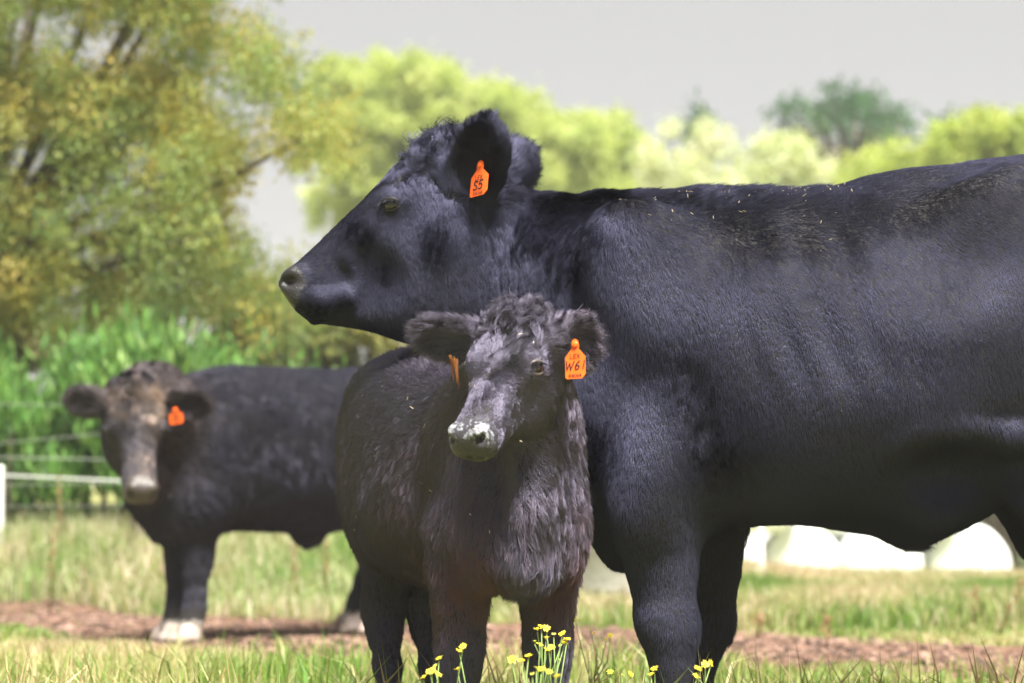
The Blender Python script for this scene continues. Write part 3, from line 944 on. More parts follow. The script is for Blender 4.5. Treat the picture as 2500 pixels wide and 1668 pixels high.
def young_head(F, poll, d, S, wide=1.0, roll=0.0):
    """head of a young animal: d points from poll to nose; returns the point function and frame"""
    eu = nrm(d)
    hd = nrm((d[0], d[1], 0))
    ew = V3(-hd[1], hd[0], 0)            # the animal's own left
    ev = np.cross(eu, ew)
    if ev[2] < 0: ev = -ev
    if roll:
        ew, ev = ew * math.cos(roll) + ev * math.sin(roll), ev * math.cos(roll) - ew * math.sin(roll)
    def H(u, w, v):
        return poll + (eu * u + ew * w + ev * v) * S
    U = np.array([-.055, -.02, .02, .06, .10, .14, .18, .22, .26, .30, .33, .348, .360, .368, .373])
    VT = np.array([-.030, -.004, .010, .015, .014, .008, .000, -.004, -.004, .000, .000, -.004, -.012, -.024, -.036])
    VB = np.array([-.110, -.140, -.155, -.165, -.170, -.172, -.160, -.140, -.122, -.110, -.104, -.098, -.088, -.074, -.060])
    HW = wide * np.array([.058, .080, .086, .084, .084, .082, .074, .063, .054, .052, .052, .050, .045, .034, .014])
    FC = np.array([.45, .40, .34, .28, .26, .28, .33, .40, .46, .5, .5, .5, .5, .5, .5])
    F.loft(poll, eu, ew, ev, U * S, VT * S, VB * S, HW * S, FC, 2.3, 0.04 * S)
    F.ell(H(.0, 0, .0), np.array((.05, .05, .032)) * S, frame3(eu, ew, ev), 0.04 * S)
    eyes = []
    for s_ in (-1, 1):
        F.ell(H(.13, s_ * .036, -.115), np.array((.085, .045, .055)) * S, frame3(eu, ew, ev), 0.05 * S)
        F.ell(H(.10, s_ * .058, -.008), np.array((.040, .022, .018)) * S, frame3(eu, ew, ev), 0.025 * S)
        F.ell(H(.222, s_ * .100, -.070), np.array((.040, .028, .04)) * S, frame3(eu, ew, ev), 0.06 * S, sub=True)
        # nostrils
        F.ell(H(.338, s_ * .030, -.018), np.array((.024, .020, .022)) * S, frame3(eu, ew, ev), 0.012 * S)
        F.ell(H(.354, s_ * .036, -.022), np.array((.014, .015, .008)) * S, frame3(nrm(eu - ew * s_ * .2), nrm(ew * .85 + ev * s_ * .5), nrm(ev * .85 - ew * s_ * .5)), 0.006 * S, sub=True)
        # lips
        F.chain([(H(.364, 0, -.066), .005 * S), (H(.352, s_ * .028, -.080), .006 * S), (H(.325, s_ * .048, -.088), .006 * S), (H(.285, s_ * .054, -.084), .005 * S)], 0.008 * S, sub=True)
        c = H(.128, s_ * .0775, -.028)
        E_ = eye_socket(F, c, ew * s_ + eu * .25 + ev * .25, eu * .55 + ev * .55, .0205 * S, 0.008)
        eyes.append((c, .0202 * S, E_))
    return H, eu, ew, ev, eyes

def head_guides(H, eu, ew, ev, S, ln, tone=0.0):
    g = []
    for s_ in (-1, 1):
        g += [(H(.16, s_ * .030, .010), eu * -.3 + ew * s_ * .9, ln * .8, .25, .05, tone), (H(.20, s_ * .02, 0), eu * .8 + ew * s_ * .5, ln * .7, .2, .05, tone),
              (H(.28, s_ * .022, 0), eu * .9 + ew * s_ * .25, ln * .5, .15, 0, tone), (H(.31, s_ * .05, -.04), eu * .8 - ev * .3, ln * .35, .15, 0, tone),
              (H(.25, s_ * .055, -.07), eu * .3 - ev * .8, ln * .6, .2, 0, tone), (H(.16, s_ * .078, -.08), -ev * .8 - eu * .3, ln * .9, .2, .05, tone * 1.6),
              (H(.22, s_ * .055, -.11), -ev + eu * -.1, ln * .9, .25, .05, tone * 2), (H(.08, s_ * .085, -.03), -eu * .5 + ew * s_ * .3 - ev * .4, ln, .25, .05, tone),
              (H(.08, s_ * .04, .015), -eu * .75 + ew * s_ * .6, ln * 1.1, .3, .1, tone), (H(.06, s_ * .08, -.10), -ev - eu * .2, ln * 1.2, .3, .1, tone),
              (H(.13, s_ * .085, -.012), ew * s_ * .3 - eu * .8 + ev * .2, ln * .5, .15, 0, tone), (H(.16, s_ * .080, -.045), eu * .2 - ev, ln * .4, .1, 0, tone * 1.5)]
    g += [(H(.125, 0, .012), -eu, ln, .35, .1, tone), (H(.06, 0, .018), -eu * .7 + ew * .3, ln * 1.6, .55, .35, tone),
          (H(.02, 0, .02), eu * .6 + ew * .6 + ev * .3, ln * 2.6, .7, .5, tone), (H(-.02, .02, .01), ev * .7 + ew * .5, ln * 2.4, .8, .55, tone), (H(-.02, -.03, .01), ev * .7 - ew * .7 + eu * .3, ln * 2.4, .75, .55, tone),
          (H(-.045, 0, -.04), -eu, ln * 1.6, .4, .2, tone)]
    return g

M_CALFLID = plain_mat('calf_eyelid_skin', (0.075, 0.060, 0.055), 0.5, 0.4)

def build_calf():
    f = nrm((.325, -.945, 0)); r = V3(f[1], -f[0], 0); ez = V3(0, 0, 1)
    P0 = V3(.052, 5.00, 0)
    root = empty('calf', (-.05, 5.30, 0), 'shaggy black calf with white froth on its muzzle and orange ear tag W61', 'calf')
    def C(s, l, z): return P0 - f * s + r * l + ez * z
    F = Field((-.62, 4.66, .02), (.42, 6.10, 1.18), 0.0068)
    st = [(-.015, .72, .52, .03, .5), (.02, .80, .445, .075, .5), (.08, .86, .43, .105, .52), (.16, .89, .435, .120, .54), (.26, .905, .455, .140, .56), (.38, .905, .45, .192, .60),
          (.50, .92, .435, .222, .60), (.62, .95, .43, .228, .60), (.74, .975, .46, .215, .56), (.84, .98, .52, .185, .50), (.93, .955, .58, .145, .45), (1.0, .90, .66, .09, .42), (1.03, .84, .74, .03, .5)]
    st = np.array(st)
    F.loft(P0, -f, r, ez, st[:, 0], st[:, 1], st[:, 2], st[:, 3], st[:, 4], 2.25, 0.04)
    for s_ in (-1, 1):
        F.ell(C(.18, s_ * .085, .66), (.070, .13, .20), frame3(r, f, ez), 0.05)      # shoulder
        F.ell(C(.10, s_ * .080, .56), (.06, .08, .11), frame3(r, f, ez), 0.04)       # breast muscle
        F.ell(C(.84, s_ * .110, .70), (.075, .17, .22), frame3(r, f, ez), 0.05)      # thigh
        F.ell(C(.72, s_ * .125, .56), (.06, .09, .10), frame3(r, f, ez), 0.04)
    # neck, dewlap
    poll = V3(.012, 4.93, .992)
    nk = [(C(.20, 0.01, .76), .132), (C(.13, .01, .82), .110), (poll * .5 + C(.12, .005, .86) * .5 + V3(0.005, .02, 0), .094), (poll + V3(.026, .080, -.055), .078)]
    F.chain(nk, 0.05, 0.08)
    F.chain([(poll + V3(-.005, .02, -.17), .050), (V3(.036, 4.965, .76), .040), (V3(.046, 4.975, .68), .034), (V3(.048, 4.975, .60), .038), (V3(.035, 4.99, .50), .048)], 0.05)
    # fore legs
    legs = []
    for (l, dx) in ((.100, 0), (-.100, 0)):
        b = C(.20, l, 0)
        pts = [(.56, .075, .0), (.48, .060, -.01), (.40, .050, -.012), (.335, .044, -.012), (.30, .042, -.014), (.265, .036, -.010), (.22, .026, 0), (.13, .0245, .004), (.095, .031, .004), (.055, .028, .02), (.03, .034, .035)]
        F.chain([(b + ez * z + f * q, rr) for z, rr, q in pts], 0.03, 0.05)
        legs.append(b + f * .04)
    # hind legs
    for l in (.050, -.065):
        b = C(.88, l, 0)
        pts = [(.62, .095, -.02), (.52, .072, -.02), (.44, .052, -.06), (.385, .042, -.095), (.35, .041, -.10), (.30, .033, -.085), (.22, .026, -.06), (.13, .0255, -.035), (.095, .031, -.03), (.055, .028, -.015), (.03, .034, 0)]
        F.chain([(b + ez * z + f * q + r * (.03 * (1 if l > 0 else -1)) * max(0, (z - .4)), rr) for z, rr, q in pts], 0.035, 0.05)
        legs.append(b + f * .005)
    # tail
    F.chain([(C(1.0, 0, .90), .03), (C(1.045, 0, .82), .022), (C(1.05, 0, .60), .016), (C(1.04, 0, .40), .018), (C(1.03, 0, .34), .008)], 0.02, 0.04)
    # head
    d = V3(-.128, -.222, -.272)
    H, eu, ew, ev, eyes = young_head(F, poll, d, .90, 1.07)
    E1 = ear(F, H(.035, -.080, -.045), at(1026, 812, 5.00), V3(.0, -.75, -.62), .100, 0.025, .021)
    E2 = ear(F, H(.030, .080, -.045), at(1452, 838, 4.93), V3(-.20, -.95, -.16), .112, 0.025, .021)
    P, Q = F.mesh(1)
    du, dw, dv = ((P - poll) @ a / .9 for a in (eu, ew, ev))
    inh = (du > .2) & (du < .385) & (np.abs(dw) < .075) & (dv > -.115) & (dv < .05)
    muzz = inh * sst(.300, .322, du + .25 * np.clip(dv + .03, -.05, .05))
    froth = inh * sst(.27, .34, du + .1 * dv) * (0.10 + .40 * sst(-.04, .0, dv) + .36 * sst(.022, .05, np.abs(dw)) * sst(-.085, -.03, dv)) * .75
    froth *= 1 - .8 * sst(.020, .0, np.abs(dw)) * sst(-.012, -.03, dv)
    cud = inh * sst(.30, .335, du) * sst(-.055, -.085, dv) * 0.62
    body = make_mesh('body', P, Q, M_CALFHIDE, root, True, body_attrs(P, muzz, froth=froth, cud=cud))
    for c, r_, e_ in eyes:
        eyeball('eye', root, c, r_); eyelids(root, e_, M_CALFLID, 1.25)
    for p_ in legs: hoof(root, (p_[0], p_[1], 0), f[:2], .042)
    Nn_ = vnormals(P, Q)
    g = head_guides(H, eu, ew, ev, .9, .014, .04)
    g += ear_guides(E1, .030, .08, .100) + ear_guides(E2, .028, .12, .112)
    def G(s, l, z, vec, ln, lift=.25, curl=.05, tone=.1):
        g.append((C(s, l, z), vec, ln, lift, curl, tone))
    for s_ in (-1, 1):
        out = r * s_
        for s, z, dn, ln, tn in ((.16, .85, .5, .026, .05), (.16, .66, 1.2, .024, .18), (.14, .52, 1.6, .026, .28), (.30, .72, 1.2, .024, .22), (.36, .84, .5, .028, .02), (.34, .56, 1.6, .026, .42), (.32, .46, 2, .030, .35),
                                 (.52, .80, .8, .026, .04), (.52, .62, 1.3, .026, .10), (.55, .47, 1.8, .030, .16), (.72, .85, .8, .025, .03), (.75, .62, 1.5, .025, .06), (.86, .55, 2.5, .024, .1)):
            G(s, s_ * .2, z, -f - ez * dn, ln, .24, .07, tn * .6)
        G(.10, s_ * .10, .70, -ez - f * .3 + out * .3, .024, .22, .05, .10); G(.06, s_ * .09, .58, -ez + out * .1, .026, .22, .07, .22); G(.08, s_ * .12, .47, -ez + r * -s_ * .4, .032, .3, .16, .6)
        G(.16, s_ * .10, .44, -ez - r * s_ * .5, .036, .35, .2, .7)
        G(.20, s_ * .10, .42, -ez - f * .3, .022, .2, .03, .2); G(.20, s_ * .14, .38, -ez - f * .6, .020, .2, .03, .35); G(.19, s_ * .10, .30, -ez, .016, .15, 0, .05); G(.2, s_ * .10, .18, -ez, .014, .12, 0, .02)
        G(.95, s_ * .06, .36, -ez - f * .2, .018, .15, 0, .06); G(.92, s_ * .06, .2, -ez, .014, .12, 0, .02); G(.88, s_ * .08, .50, -ez, .020, .15, 0, .06)
    G(.3, 0, .92, -f, .034, .35, .1, .1); G(.5, 0, .93, -f, .036, .35, .12, .1); G(.8, 0, .98, -f, .030, .3, .05, .05); G(.03, 0, .62, -ez, .027, .22, .06, .03); G(.02, 0, .50, -ez, .034, .3, .10, .05)
    G(.08, 0, .42, -ez - f * .3, .046, .35, .15, .05); G(.5, 0, .43, -ez - f * .5, .040, .3, .1, .2); G(.02, .07, .80, -ez * .9 + f * .1, .022, .18, .04, .12); G(.02, -.10, .80, -ez - f * .2, .022, .18, .04, .15)
    G(.10, .13, .80, -ez - f, .024, .2, .05, .15); G(.06, -.12, .92, -ez * .5 - f, .022, .2, .05, .12)
    dens = np.clip(1 - 1.15 * muzz, 0, 1)
    for c, r_, e_ in eyes: dens *= sst(r_ * 1.0, r_ * 1.25, np.linalg.norm(P - c, axis=1))
    hd = (du > -.05) & (du < .38) & (np.abs(dw) < .1) & (dv < .05) & (dv > -.18)
    dens *= (1 + 1.8 * hd) * np.where(P[:, 2] < .12, .3, 1)
    fur('coat', root, P, Q, 520000, g, M_CALFCOAT, dens, 0.00036, 0.018, 0.52, 0.14, 2, bend=0.20, nsc=11.0, cj=0.30)
    rt = np.random.default_rng(14)
    cand = np.where((du > -.05) & (du < .055) & (np.abs(dw) < .075) & (dv > -.02) & (dv < .06))[0]
    pk = rt.choice(cand, 80)
    dr = Nn_[pk] * .55 + ew[None, :] * np.where(rt.random((80, 1)) < .6, -.6, .5) + eu[None, :] * (.35 * (du[pk] > .0))[:, None] + rt.normal(size=(80, 3)) * .30
    tufts('forelock', root, P[pk], dr, rt.uniform(.030, .060, 80), M_CALFCOAT, 26, .6, .007, .22, .0004, 2, .05)
    # long rusty strands hanging from one ear
    fb, fa, fs_, fn_, fL = E1
    low = fs_ if fs_[2] < 0 else -fs_
    bs = [at(1098, 868, 4.945), at(1104, 872, 4.94), at(1110, 876, 4.935)]
    tufts('ear_fringe', root, np.array(bs), np.array([V3(.22, -.25, -1), V3(.30, -.2, -1), V3(.15, -.2, -1)]), np.array([.060, .075, .055]), M_RUST, 15, .15, .0030, .05, .00045, 3, 1.0)
    ear_tag(root, at(1404, 852, 4.865), V3(.92, -.30, .06), V3(.36, .05, .93), .042, .058,
            [('LEX', -.34, .0085, .1, .0013), ('W61', -.74, .0170, .2, .0024), ('RAKAIA', -1.0, .0058, .1, .0011)])
    # chaff in the coat
    vs, fs = [], []
    rr = np.random.default_rng(8)
    Nn = vnormals(P, Q)
    cand = np.where((Nn[:, 1] < .1) & (P[:, 2] > .5) & (P[:, 1] < 5.6))[0]
    for i in rr.choice(cand, 30):
        dd = nrm(rr.normal(size=3)); q = P[i] + Nn[i] * .018
        L_ = rr.uniform(.002, .006); s2 = nrm(np.cross(dd, Nn[i])) * .0007
        i0 = len(vs)
        vs += [q - dd * L_ - s2, q + dd * L_ - s2, q + dd * L_ + s2, q - dd * L_ + s2]
        fs.append((i0, i0 + 1, i0 + 2, i0 + 3))
    tag(make_mesh('chaff', vs, fs, M_CHAFF, root, False), kind='stuff')
    return root

# ------------------------------------------------------------------ the young steer behind
M_STEERHIDE = hide_mat('steer_hide', (0.014, 0.012, 0.012), (0.045, 0.034, 0.030), (0.50, 0.46, 0.41))
M_STEERCOAT = hair_mat('steer_coat', (0.036, 0.036, 0.052), (0.42, 0.31, 0.24), 0.26)
M_MUDHOOF = noise_mat('muddy_hoof', [(0.30, 0.20, 0.16), (0.62, 0.55, 0.50)], 18, 0.8, 0.3)

def build_steer():
    f = nrm((-.76, -.65, 0)); r = V3(f[1], -f[0], 0); ez = V3(0, 0, 1)
    # chest front
    P0 = at(375, 1180, 10.05); P0[2] = 0
    root = empty('steer', P0 - f * .6, 'young black steer with brown dusty forehead looking at the camera from behind the calf', 'steer')
    root.location.z = 0
    def C(s, l, z): return P0 - f * s + r * l + ez * z
    lo = np.minimum(C(-.4, 0, 0), C(1.7, 0, 0)) - .45; hi = np.maximum(C(-.4, 0, 0), C(1.7, 0, 0)) + .45
    F = Field((lo[0], lo[1], .02), (hi[0], hi[1], 1.32), 0.0115)
    st = np.array([(-.03, .88, .60, .05, .5), (.03, .98, .47, .14, .5), (.12, 1.07, .415, .20, .52), (.24, 1.13, .43, .235, .54), (.40, 1.155, .46, .26, .56), (.60, 1.155, .455, .285, .6),
                   (.85, 1.155, .45, .30, .6), (1.05, 1.165, .49, .285, .56), (1.2, 1.165, .56, .255, .5), (1.34, 1.14, .64, .20, .45), (1.45, 1.08, .72, .13, .42), (1.5, .98, .82, .04, .5)])
    F.loft(P0, -f, r, ez, st[:, 0], st[:, 1], st[:, 2], st[:, 3], st[:, 4], 2.3, 0.04)
    for s_ in (-1, 1):
        F.ell(C(.30, s_ * .16, .80), (.10, .15, .26), frame3(r, f, ez), 0.06)
        F.ell(C(.20, s_ * .12, .60), (.09, .10, .14), frame3(r, f, ez), 0.05)
        F.ell(C(1.2, s_ * .15, .85), (.10, .24, .30), frame3(r, f, ez), 0.06)
        F.ell(C(1.03, s_ * .17, .66), (.07, .10, .14), frame3(r, f, ez), 0.05)
    F.ell(C(.79, 0, .44), (.045, .08, .05), frame3(r, f, ez), 0.05)
    F.cone(C(.79, 0, .43), C(.78, 0, .395), .022, .010, .03)
    legs = []
    for l in (.085, -.075):
        b = C(.17, l * .8, 0)
        pts = [(.62, .105, .0), (.52, .085, -.01), (.43, .066, -.01), (.375, .060, -.01), (.33, .056, -.01), (.28, .046, 0), (.2, .042, 0), (.13, .046, .005), (.08, .044, .02), (.04, .05, .035)]
        F.chain([(b + ez * z + f * q, rr) for z, rr, q in pts], 0.035, 0.06)
        legs.append(b + f * .04)
    for l in (.10, -.10):
        b = C(1.09, l, 0)
        pts = [(.74, .13, -.02), (.62, .10, -.02), (.52, .07, -.08), (.45, .056, -.125), (.40, .054, -.13), (.33, .042, -.11), (.22, .037, -.08), (.13, .044, -.05), (.08, .042, -.03), (.04, .048, -.01)]
        F.chain([(b + ez * z + f * q, rr) for z, rr, q in pts], 0.04, 0.06)
        legs.append(b)
    F.chain([(C(1.46, 0, 1.07), .035), (C(1.53, 0, .96), .028), (C(1.545, 0, .7), .02), (C(1.53, 0, .5), .028), (C(1.52, 0, .4), .01)], 0.02, 0.05)
    # neck towards the turned head
    S = 1.30
    poll = at(328, 948, 9.62)
    d = V3(.060, -.170, -.330)
    F.chain([(C(.20, 0, .86), .215), (C(.06, .0, .90), .185), (poll * .5 + C(.06, 0, .93) * .5 + V3(0, .05, 0), .155), (poll + V3(.02, .16, -.08), .125)], 0.06, 0.08)
    F.chain([(poll + V3(.03, .10, -.33), .06), (C(.0, .0, .62), .10), (C(.06, 0, .50), .08)], 0.06)
    H, eu, ew, ev, eyes = young_head(F, poll, d, S)
    E1 = ear(F, H(.035, -.080, -.045), at(166, 972, 9.66), V3(.15, -.95, -.25), .118, 0.03, .024)
    E2 = ear(F, H(.030, .080, -.045), at(508, 990, 9.66), V3(-.05, -.95, -.25), .118, 0.03, .024)
    P, Q = F.mesh(1)
    du, dw, dv = ((P - poll) @ a / S for a in (eu, ew, ev))
    inh = (du > -.06) & (np.abs(dw) < .1) & (dv > -.19) & (dv < .06)
    muzz = inh * sst(.300, .322, du + .25 * np.clip(dv + .03, -.05, .05)) * sst(-.085, -.06, dv)
    body = make_mesh('body', P, Q, M_STEERHIDE, root, True, body_attrs(P, muzz, froth=.55 * sst(.125, .075, P[:, 2])))
    for c, r_, e_ in eyes:
        eyeball('eye', root, c, r_); eyelids(root, e_, M_LID)
    for p_ in legs: hoof(root, (p_[0], p_[1], 0), f[:2], .058, M_MUDHOOF)
    g = head_guides(H, eu, ew, ev, S, .018, .02)
    # dusty brown poll and forehead, paler bridge of the nose
    g += [(H(.03, 0, .02), eu + ew * .3, .035, .5, .3, .9), (H(.03, .05, .01), eu * .5 + ew, .030, .45, .3, 1.0), (H(.08, .055, .006), eu * .4 + ew, .024, .3, .2, 1.0), (H(.06, -.05, .01), -ew + eu * .3, .026, .4, .2, .35),
          (H(.11, .03, .012), eu, .016, .3, .1, .6), (H(.17, .03, .002), eu, .012, .2, .1, .35), (H(.24, .015, 0), eu, .010, .15, 0, .35), (H(.09, -.045, .006), -ew, .018, .3, .1, .5), (H(.29, .01, 0), eu, .008, .15, 0, .5)]
    g += ear_guides(E1, .030, .12, .118) + ear_guides(E2, .030, .12, .118)
    def G(s, l, z, vec, ln, lift=.22, curl=.05, tone=.0):
        g.append((C(s, l, z), vec, ln, lift, curl, tone))
    for s_ in (-1, 1):
        for s, z, dn, ln in ((.2, 1.05, .5, .03), (.2, .8, 1.2, .03), (.15, .55, 2, .034), (.45, 1.0, .6, .024), (.45, .7, 1.2, .026), (.5, .5, 1.6, .03), (.8, 1.0, .5, .022), (.8, .7, 1.2, .024), (.85, .5, 1.5, .034), (1.2, 1, .6, .022), (1.2, .6, 2, .022)):
            G(s, s_ * .26, z, -f - ez * dn, ln)
        G(.3, s_ * .08, .4, -ez, .018, .15); G(.3, s_ * .08, .2, -ez, .014, .12); G(1.3, s_ * .1, .4, -ez, .016, .15); G(1.3, s_ * .1, .2, -ez, .014, .12)
    G(.3, 0, 1.15, -f, .028, .3); G(.8, 0, 1.15, -f, .026, .3); G(.02, 0, .6, -ez, .036, .3); G(.79, 0, .40, -ez, .032, .2, 0, 0); G(.05, 0, .9, -ez, .03, .3)
    dens = np.clip(1 - 1.2 * muzz, 0, 1)
    for c, r_, e_ in eyes: dens *= sst(r_ * 1.0, r_ * 1.25, np.linalg.norm(P - c, axis=1))
    dens *= sst(.13, .19, P[:, 2])
    fur('coat', root, P, Q, 300000, g, M_STEERCOAT, dens, 0.0007, 0.03, 0.40, 0.14, 3, bend=0.24, nsc=8.0)
    ear_tag(root, at(428, 1005, 9.52), V3(.94, -.3, .12), V3(.1, -.05, 1.0), .058, .046, [('LEX', -.36, .0095, .1, .0016), ('S5', -.86, .019, .1, .003)])
    return root

# ------------------------------------------------------------------ ground sheet
def build_ground():
    ys = np.concatenate([np.arange(-12, 2, .7), np.arange(2, 7.6, .35), np.arange(7.6, 13.5, .085), np.arange(13.5, 24, .5), np.arange(24, 60, 3), np.geomspace(62, 900, 14)])
    xs = np.concatenate([-np.geomspace(9, 700, 16)[::-1], np.arange(-8, -3.2, .5), np.arange(-3.2, 3.3, .085), np.arange(3.5, 9, .5), np.geomspace(9.5, 700, 16)])
    X, Y = np.meshgrid(xs, ys)
    Z = zg(X, Y)
    d = dirt_amount(X, Y)
    pts = np.stack([X.ravel(), Y.ravel(), Z.ravel()], 1)
    w = wobble(pts * V3(1, 1, 0), 5.0, 21)[:, 0] * .5 + wobble(pts * V3(1, 1, 0), 11.0, 22)[:, 1] * .35
    pts[:, 2] += d.ravel() * (w * .030 - .012) + sst(.2, .6, d.ravel()) * wobble(pts * V3(1, 1, 0), 19.0, 23)[:, 2] * .014
    nx = len(xs)
    i = np.arange(len(ys) - 1)[:, None] * nx + np.arange(nx - 1)[None, :]
    Q = np.stack([i, i + 1, i + nx + 1, i + nx], -1).reshape(-1, 4)
    m, nt, b = new_mat('pasture_soil')
    tc = N(nt, 'ShaderNodeTexCoord')
    def nz(sc, det=6, rough=.6):
        n = N(nt, 'ShaderNodeTexNoise')
        n.inputs['Scale'].default_value = sc; n.inputs['Detail'].default_value = det; n.inputs['Roughness'].default_value = rough
        nt.links.new(tc.outputs['Object'], n.inputs['Vector'])
        return n
    def ramp(src, stops):
        r = N(nt, 'ShaderNodeValToRGB')
        el = r.color_ramp.elements
        while len(el) < len(stops): el.new(.5)
        for e, (p, c) in zip(el, stops):
            e.position = p; e.color = (*c, 1)
        nt.links.new(src, r.inputs['Fac'])
        return r
    dirt = ramp(nz(9, 8, .7).outputs['Fac'], [(.32, (.035, .020, .015)), (.46, (.115, .066, .044)), (.60, (.18, .108, .076)), (.75, (.30, .21, .16))])
    gr = ramp(nz(2.2, 8, .7).outputs['Fac'], [(.30, (.11, .13, .035)), (.5, (.20, .205, .075)), (.7, (.31, .29, .14))])
    a = N(nt, 'ShaderNodeAttribute', attribute_name='dirt')
    ad = N(nt, 'ShaderNodeMath', operation='ADD')
    nt.links.new(a.outputs['Fac'], ad.inputs[0])
    mm = N(nt, 'ShaderNodeMath', operation='MULTIPLY_ADD')
    nt.links.new(nz(5, 6).outputs['Fac'], mm.inputs[0]); mm.inputs[1].default_value = 1.0; mm.inputs[2].default_value = -.5
    nt.links.new(mm.outputs[0], ad.inputs[1])
    mr = N(nt, 'ShaderNodeMapRange')
    mr.inputs['From Min'].default_value = .25; mr.inputs['From Max'].default_value = .55
    nt.links.new(ad.outputs[0], mr.inputs['Value'])
    mx = N(nt, 'ShaderNodeMix', data_type='RGBA')
    nt.links.new(mr.outputs['Result'], mx.inputs['Factor'])
    nt.links.new(gr.outputs['Color'], mx.inputs['A']); nt.links.new(dirt.outputs['Color'], mx.inputs['B'])
    nt.links.new(mx.outputs['Result'], b.inputs['Base Color'])
    b.inputs['Roughness'].default_value = .95; b.inputs['Specular IOR Level'].default_value = .15
    bp = N(nt, 'ShaderNodeBump'); bp.inputs['Strength'].default_value = .8; bp.inputs['Distance'].default_value = .03
    nt.links.new(nz(24, 5).outputs['Fac'], bp.inputs['Height']); nt.links.new(bp.outputs['Normal'], b.inputs['Normal'])
    o = make_mesh('ground', pts, Q, m, None, True, {'dirt': ('FLOAT', d.ravel())})
    tag(o, 'trodden pasture of pale grass with a bare strip of reddish earth', None, None, 'structure')
    # clods on the bare strip
    r = RNG
    n = 9000
    cx = r.uniform(-3.4, 3.4, n * 3); cy = r.uniform(7.4, 13.6, n * 3)
    ok = dirt_amount(cx, cy) > r.uniform(.35, .9, n * 3)
    cx, cy = cx[ok][:n], cy[ok][:n]
    vs, fs, cols = [], [], []
    base = np.array([(1, 0, 0), (-1, 0, 0), (0, 1, 0), (0, -1, 0), (0, 0, 1), (0, 0, -1), (.6, .6, .5), (-.6, .6, .5), (.6, -.6, .5), (-.6, -.6, .5)], float)
    tri = np.array([(4, 6, 8), (4, 7, 6), (4, 9, 7), (4, 8, 9), (0, 8, 6), (2, 6, 7), (1, 7, 9), (3, 9, 8), (0, 6, 2), (2, 7, 1), (1, 9, 3), (3, 8, 0)])
    for k in range(len(cx)):
        s = r.uniform(.005, .016) * (1.9 if r.random() < .06 else 1)
        v = base * (1 + .35 * r.normal(size=(10, 1)) * .6) * s * V3(1.5, 1.3, .6)
        a_ = r.uniform(0, 6.28); v = v @ np.array([[math.cos(a_), math.sin(a_), 0], [-math.sin(a_), math.cos(a_), 0], [0, 0, 1]])
        vs.append(v + V3(cx[k], cy[k], float(zg(cx[k], cy[k])) + s * .2))
        fs.append(tri + 10 * k)
        c = (V3(.115, .064, .044), V3(.055, .031, .023), V3(.22, .14, .105), V3(.15, .085, .06))[r.choice(4, p=[.4, .2, .2, .2])] * r.uniform(.8, 1.2)
        cols.append(np.tile(np.append(c, 1), (10, 1)))
    mc, nt, b = new_mat('soil_clod')
    at_ = N(nt, 'ShaderNodeAttribute', attribute_name='col')
    nt.links.new(at_.outputs['Color'], b.inputs['Base Color']); b.inputs['Roughness'].default_value = .95
    o = make_mesh('clods', np.concatenate(vs), np.concatenate(fs), mc, None, True, {'col': ('FLOAT_COLOR', np.concatenate(cols))})
    tag(o, 'lumps of reddish dry earth churned up along the bare strip', 'clods', None, 'stuff')

# ------------------------------------------------------------------ grass
def blades(name, x, y, h, wd, col, lean=.45, seed=0):
    r = np.random.default_rng(seed)
    n = len(x)
    z = zg(x, y) - .008
    base = np.stack([x, y, z], 1)
    a = r.uniform(0, 2 * math.pi, n); f = np.stack([np.cos(a), np.sin(a), np.zeros(n)], 1)
    b = r.uniform(0, 2 * math.pi, n); ld = np.stack([np.cos(b), np.sin(b), np.zeros(n)], 1)
    ln = np.abs(r.normal(size=n)) * lean + .06
    up = np.zeros((n, 3)); up[:, 2] = 1
    m = base + (up * .62 + ld * (ln * .28)[:, None]) * h[:, None]
    t = base + (up * (1 - .35 * np.minimum(ln, 1.2))[:, None] + ld * (ln * .95)[:, None]) * h[:, None]
    w = wd[:, None] * f
    V = np.stack([base - w, base + w, m - w * .75, m + w * .75, t], 1).reshape(-1, 3)
    o5 = np.arange(n)[:, None] * 5
    T = np.concatenate([o5 + np.array([[0, 1, 3]]), o5 + np.array([[0, 3, 2]]), o5 + np.array([[2, 3, 4]])])
    C = np.repeat(np.concatenate([col, np.ones((n, 1))], 1), 5, 0)
    return make_mesh(name, V, T, M_GRASS, None, False, {'col': ('FLOAT_COLOR', C)})

GREENS = np.array([(.075, .17, .022), (.14, .22, .040), (.22, .26, .080), (.32, .30, .14), (.42, .37, .21), (.40, .30, .19)])
def grass_cols(x, y, r, green):
    n = len(x)
    p = np.stack([x, y, 0 * x], 1)
    w = wobble(p, 1.6, 31)[:, 0] + .6 * wobble(p, 4.0, 32)[:, 1]
    k = np.clip(2.6 - 1.7 * (w + green) + r.normal(size=n) * 1.1, 0, 4.99)
    i = k.astype(int); f = (k - i)[:, None]
    return (GREENS[i] * (1 - f) + GREENS[i + 1] * f) * r.uniform(.8, 1.2, (n, 1))

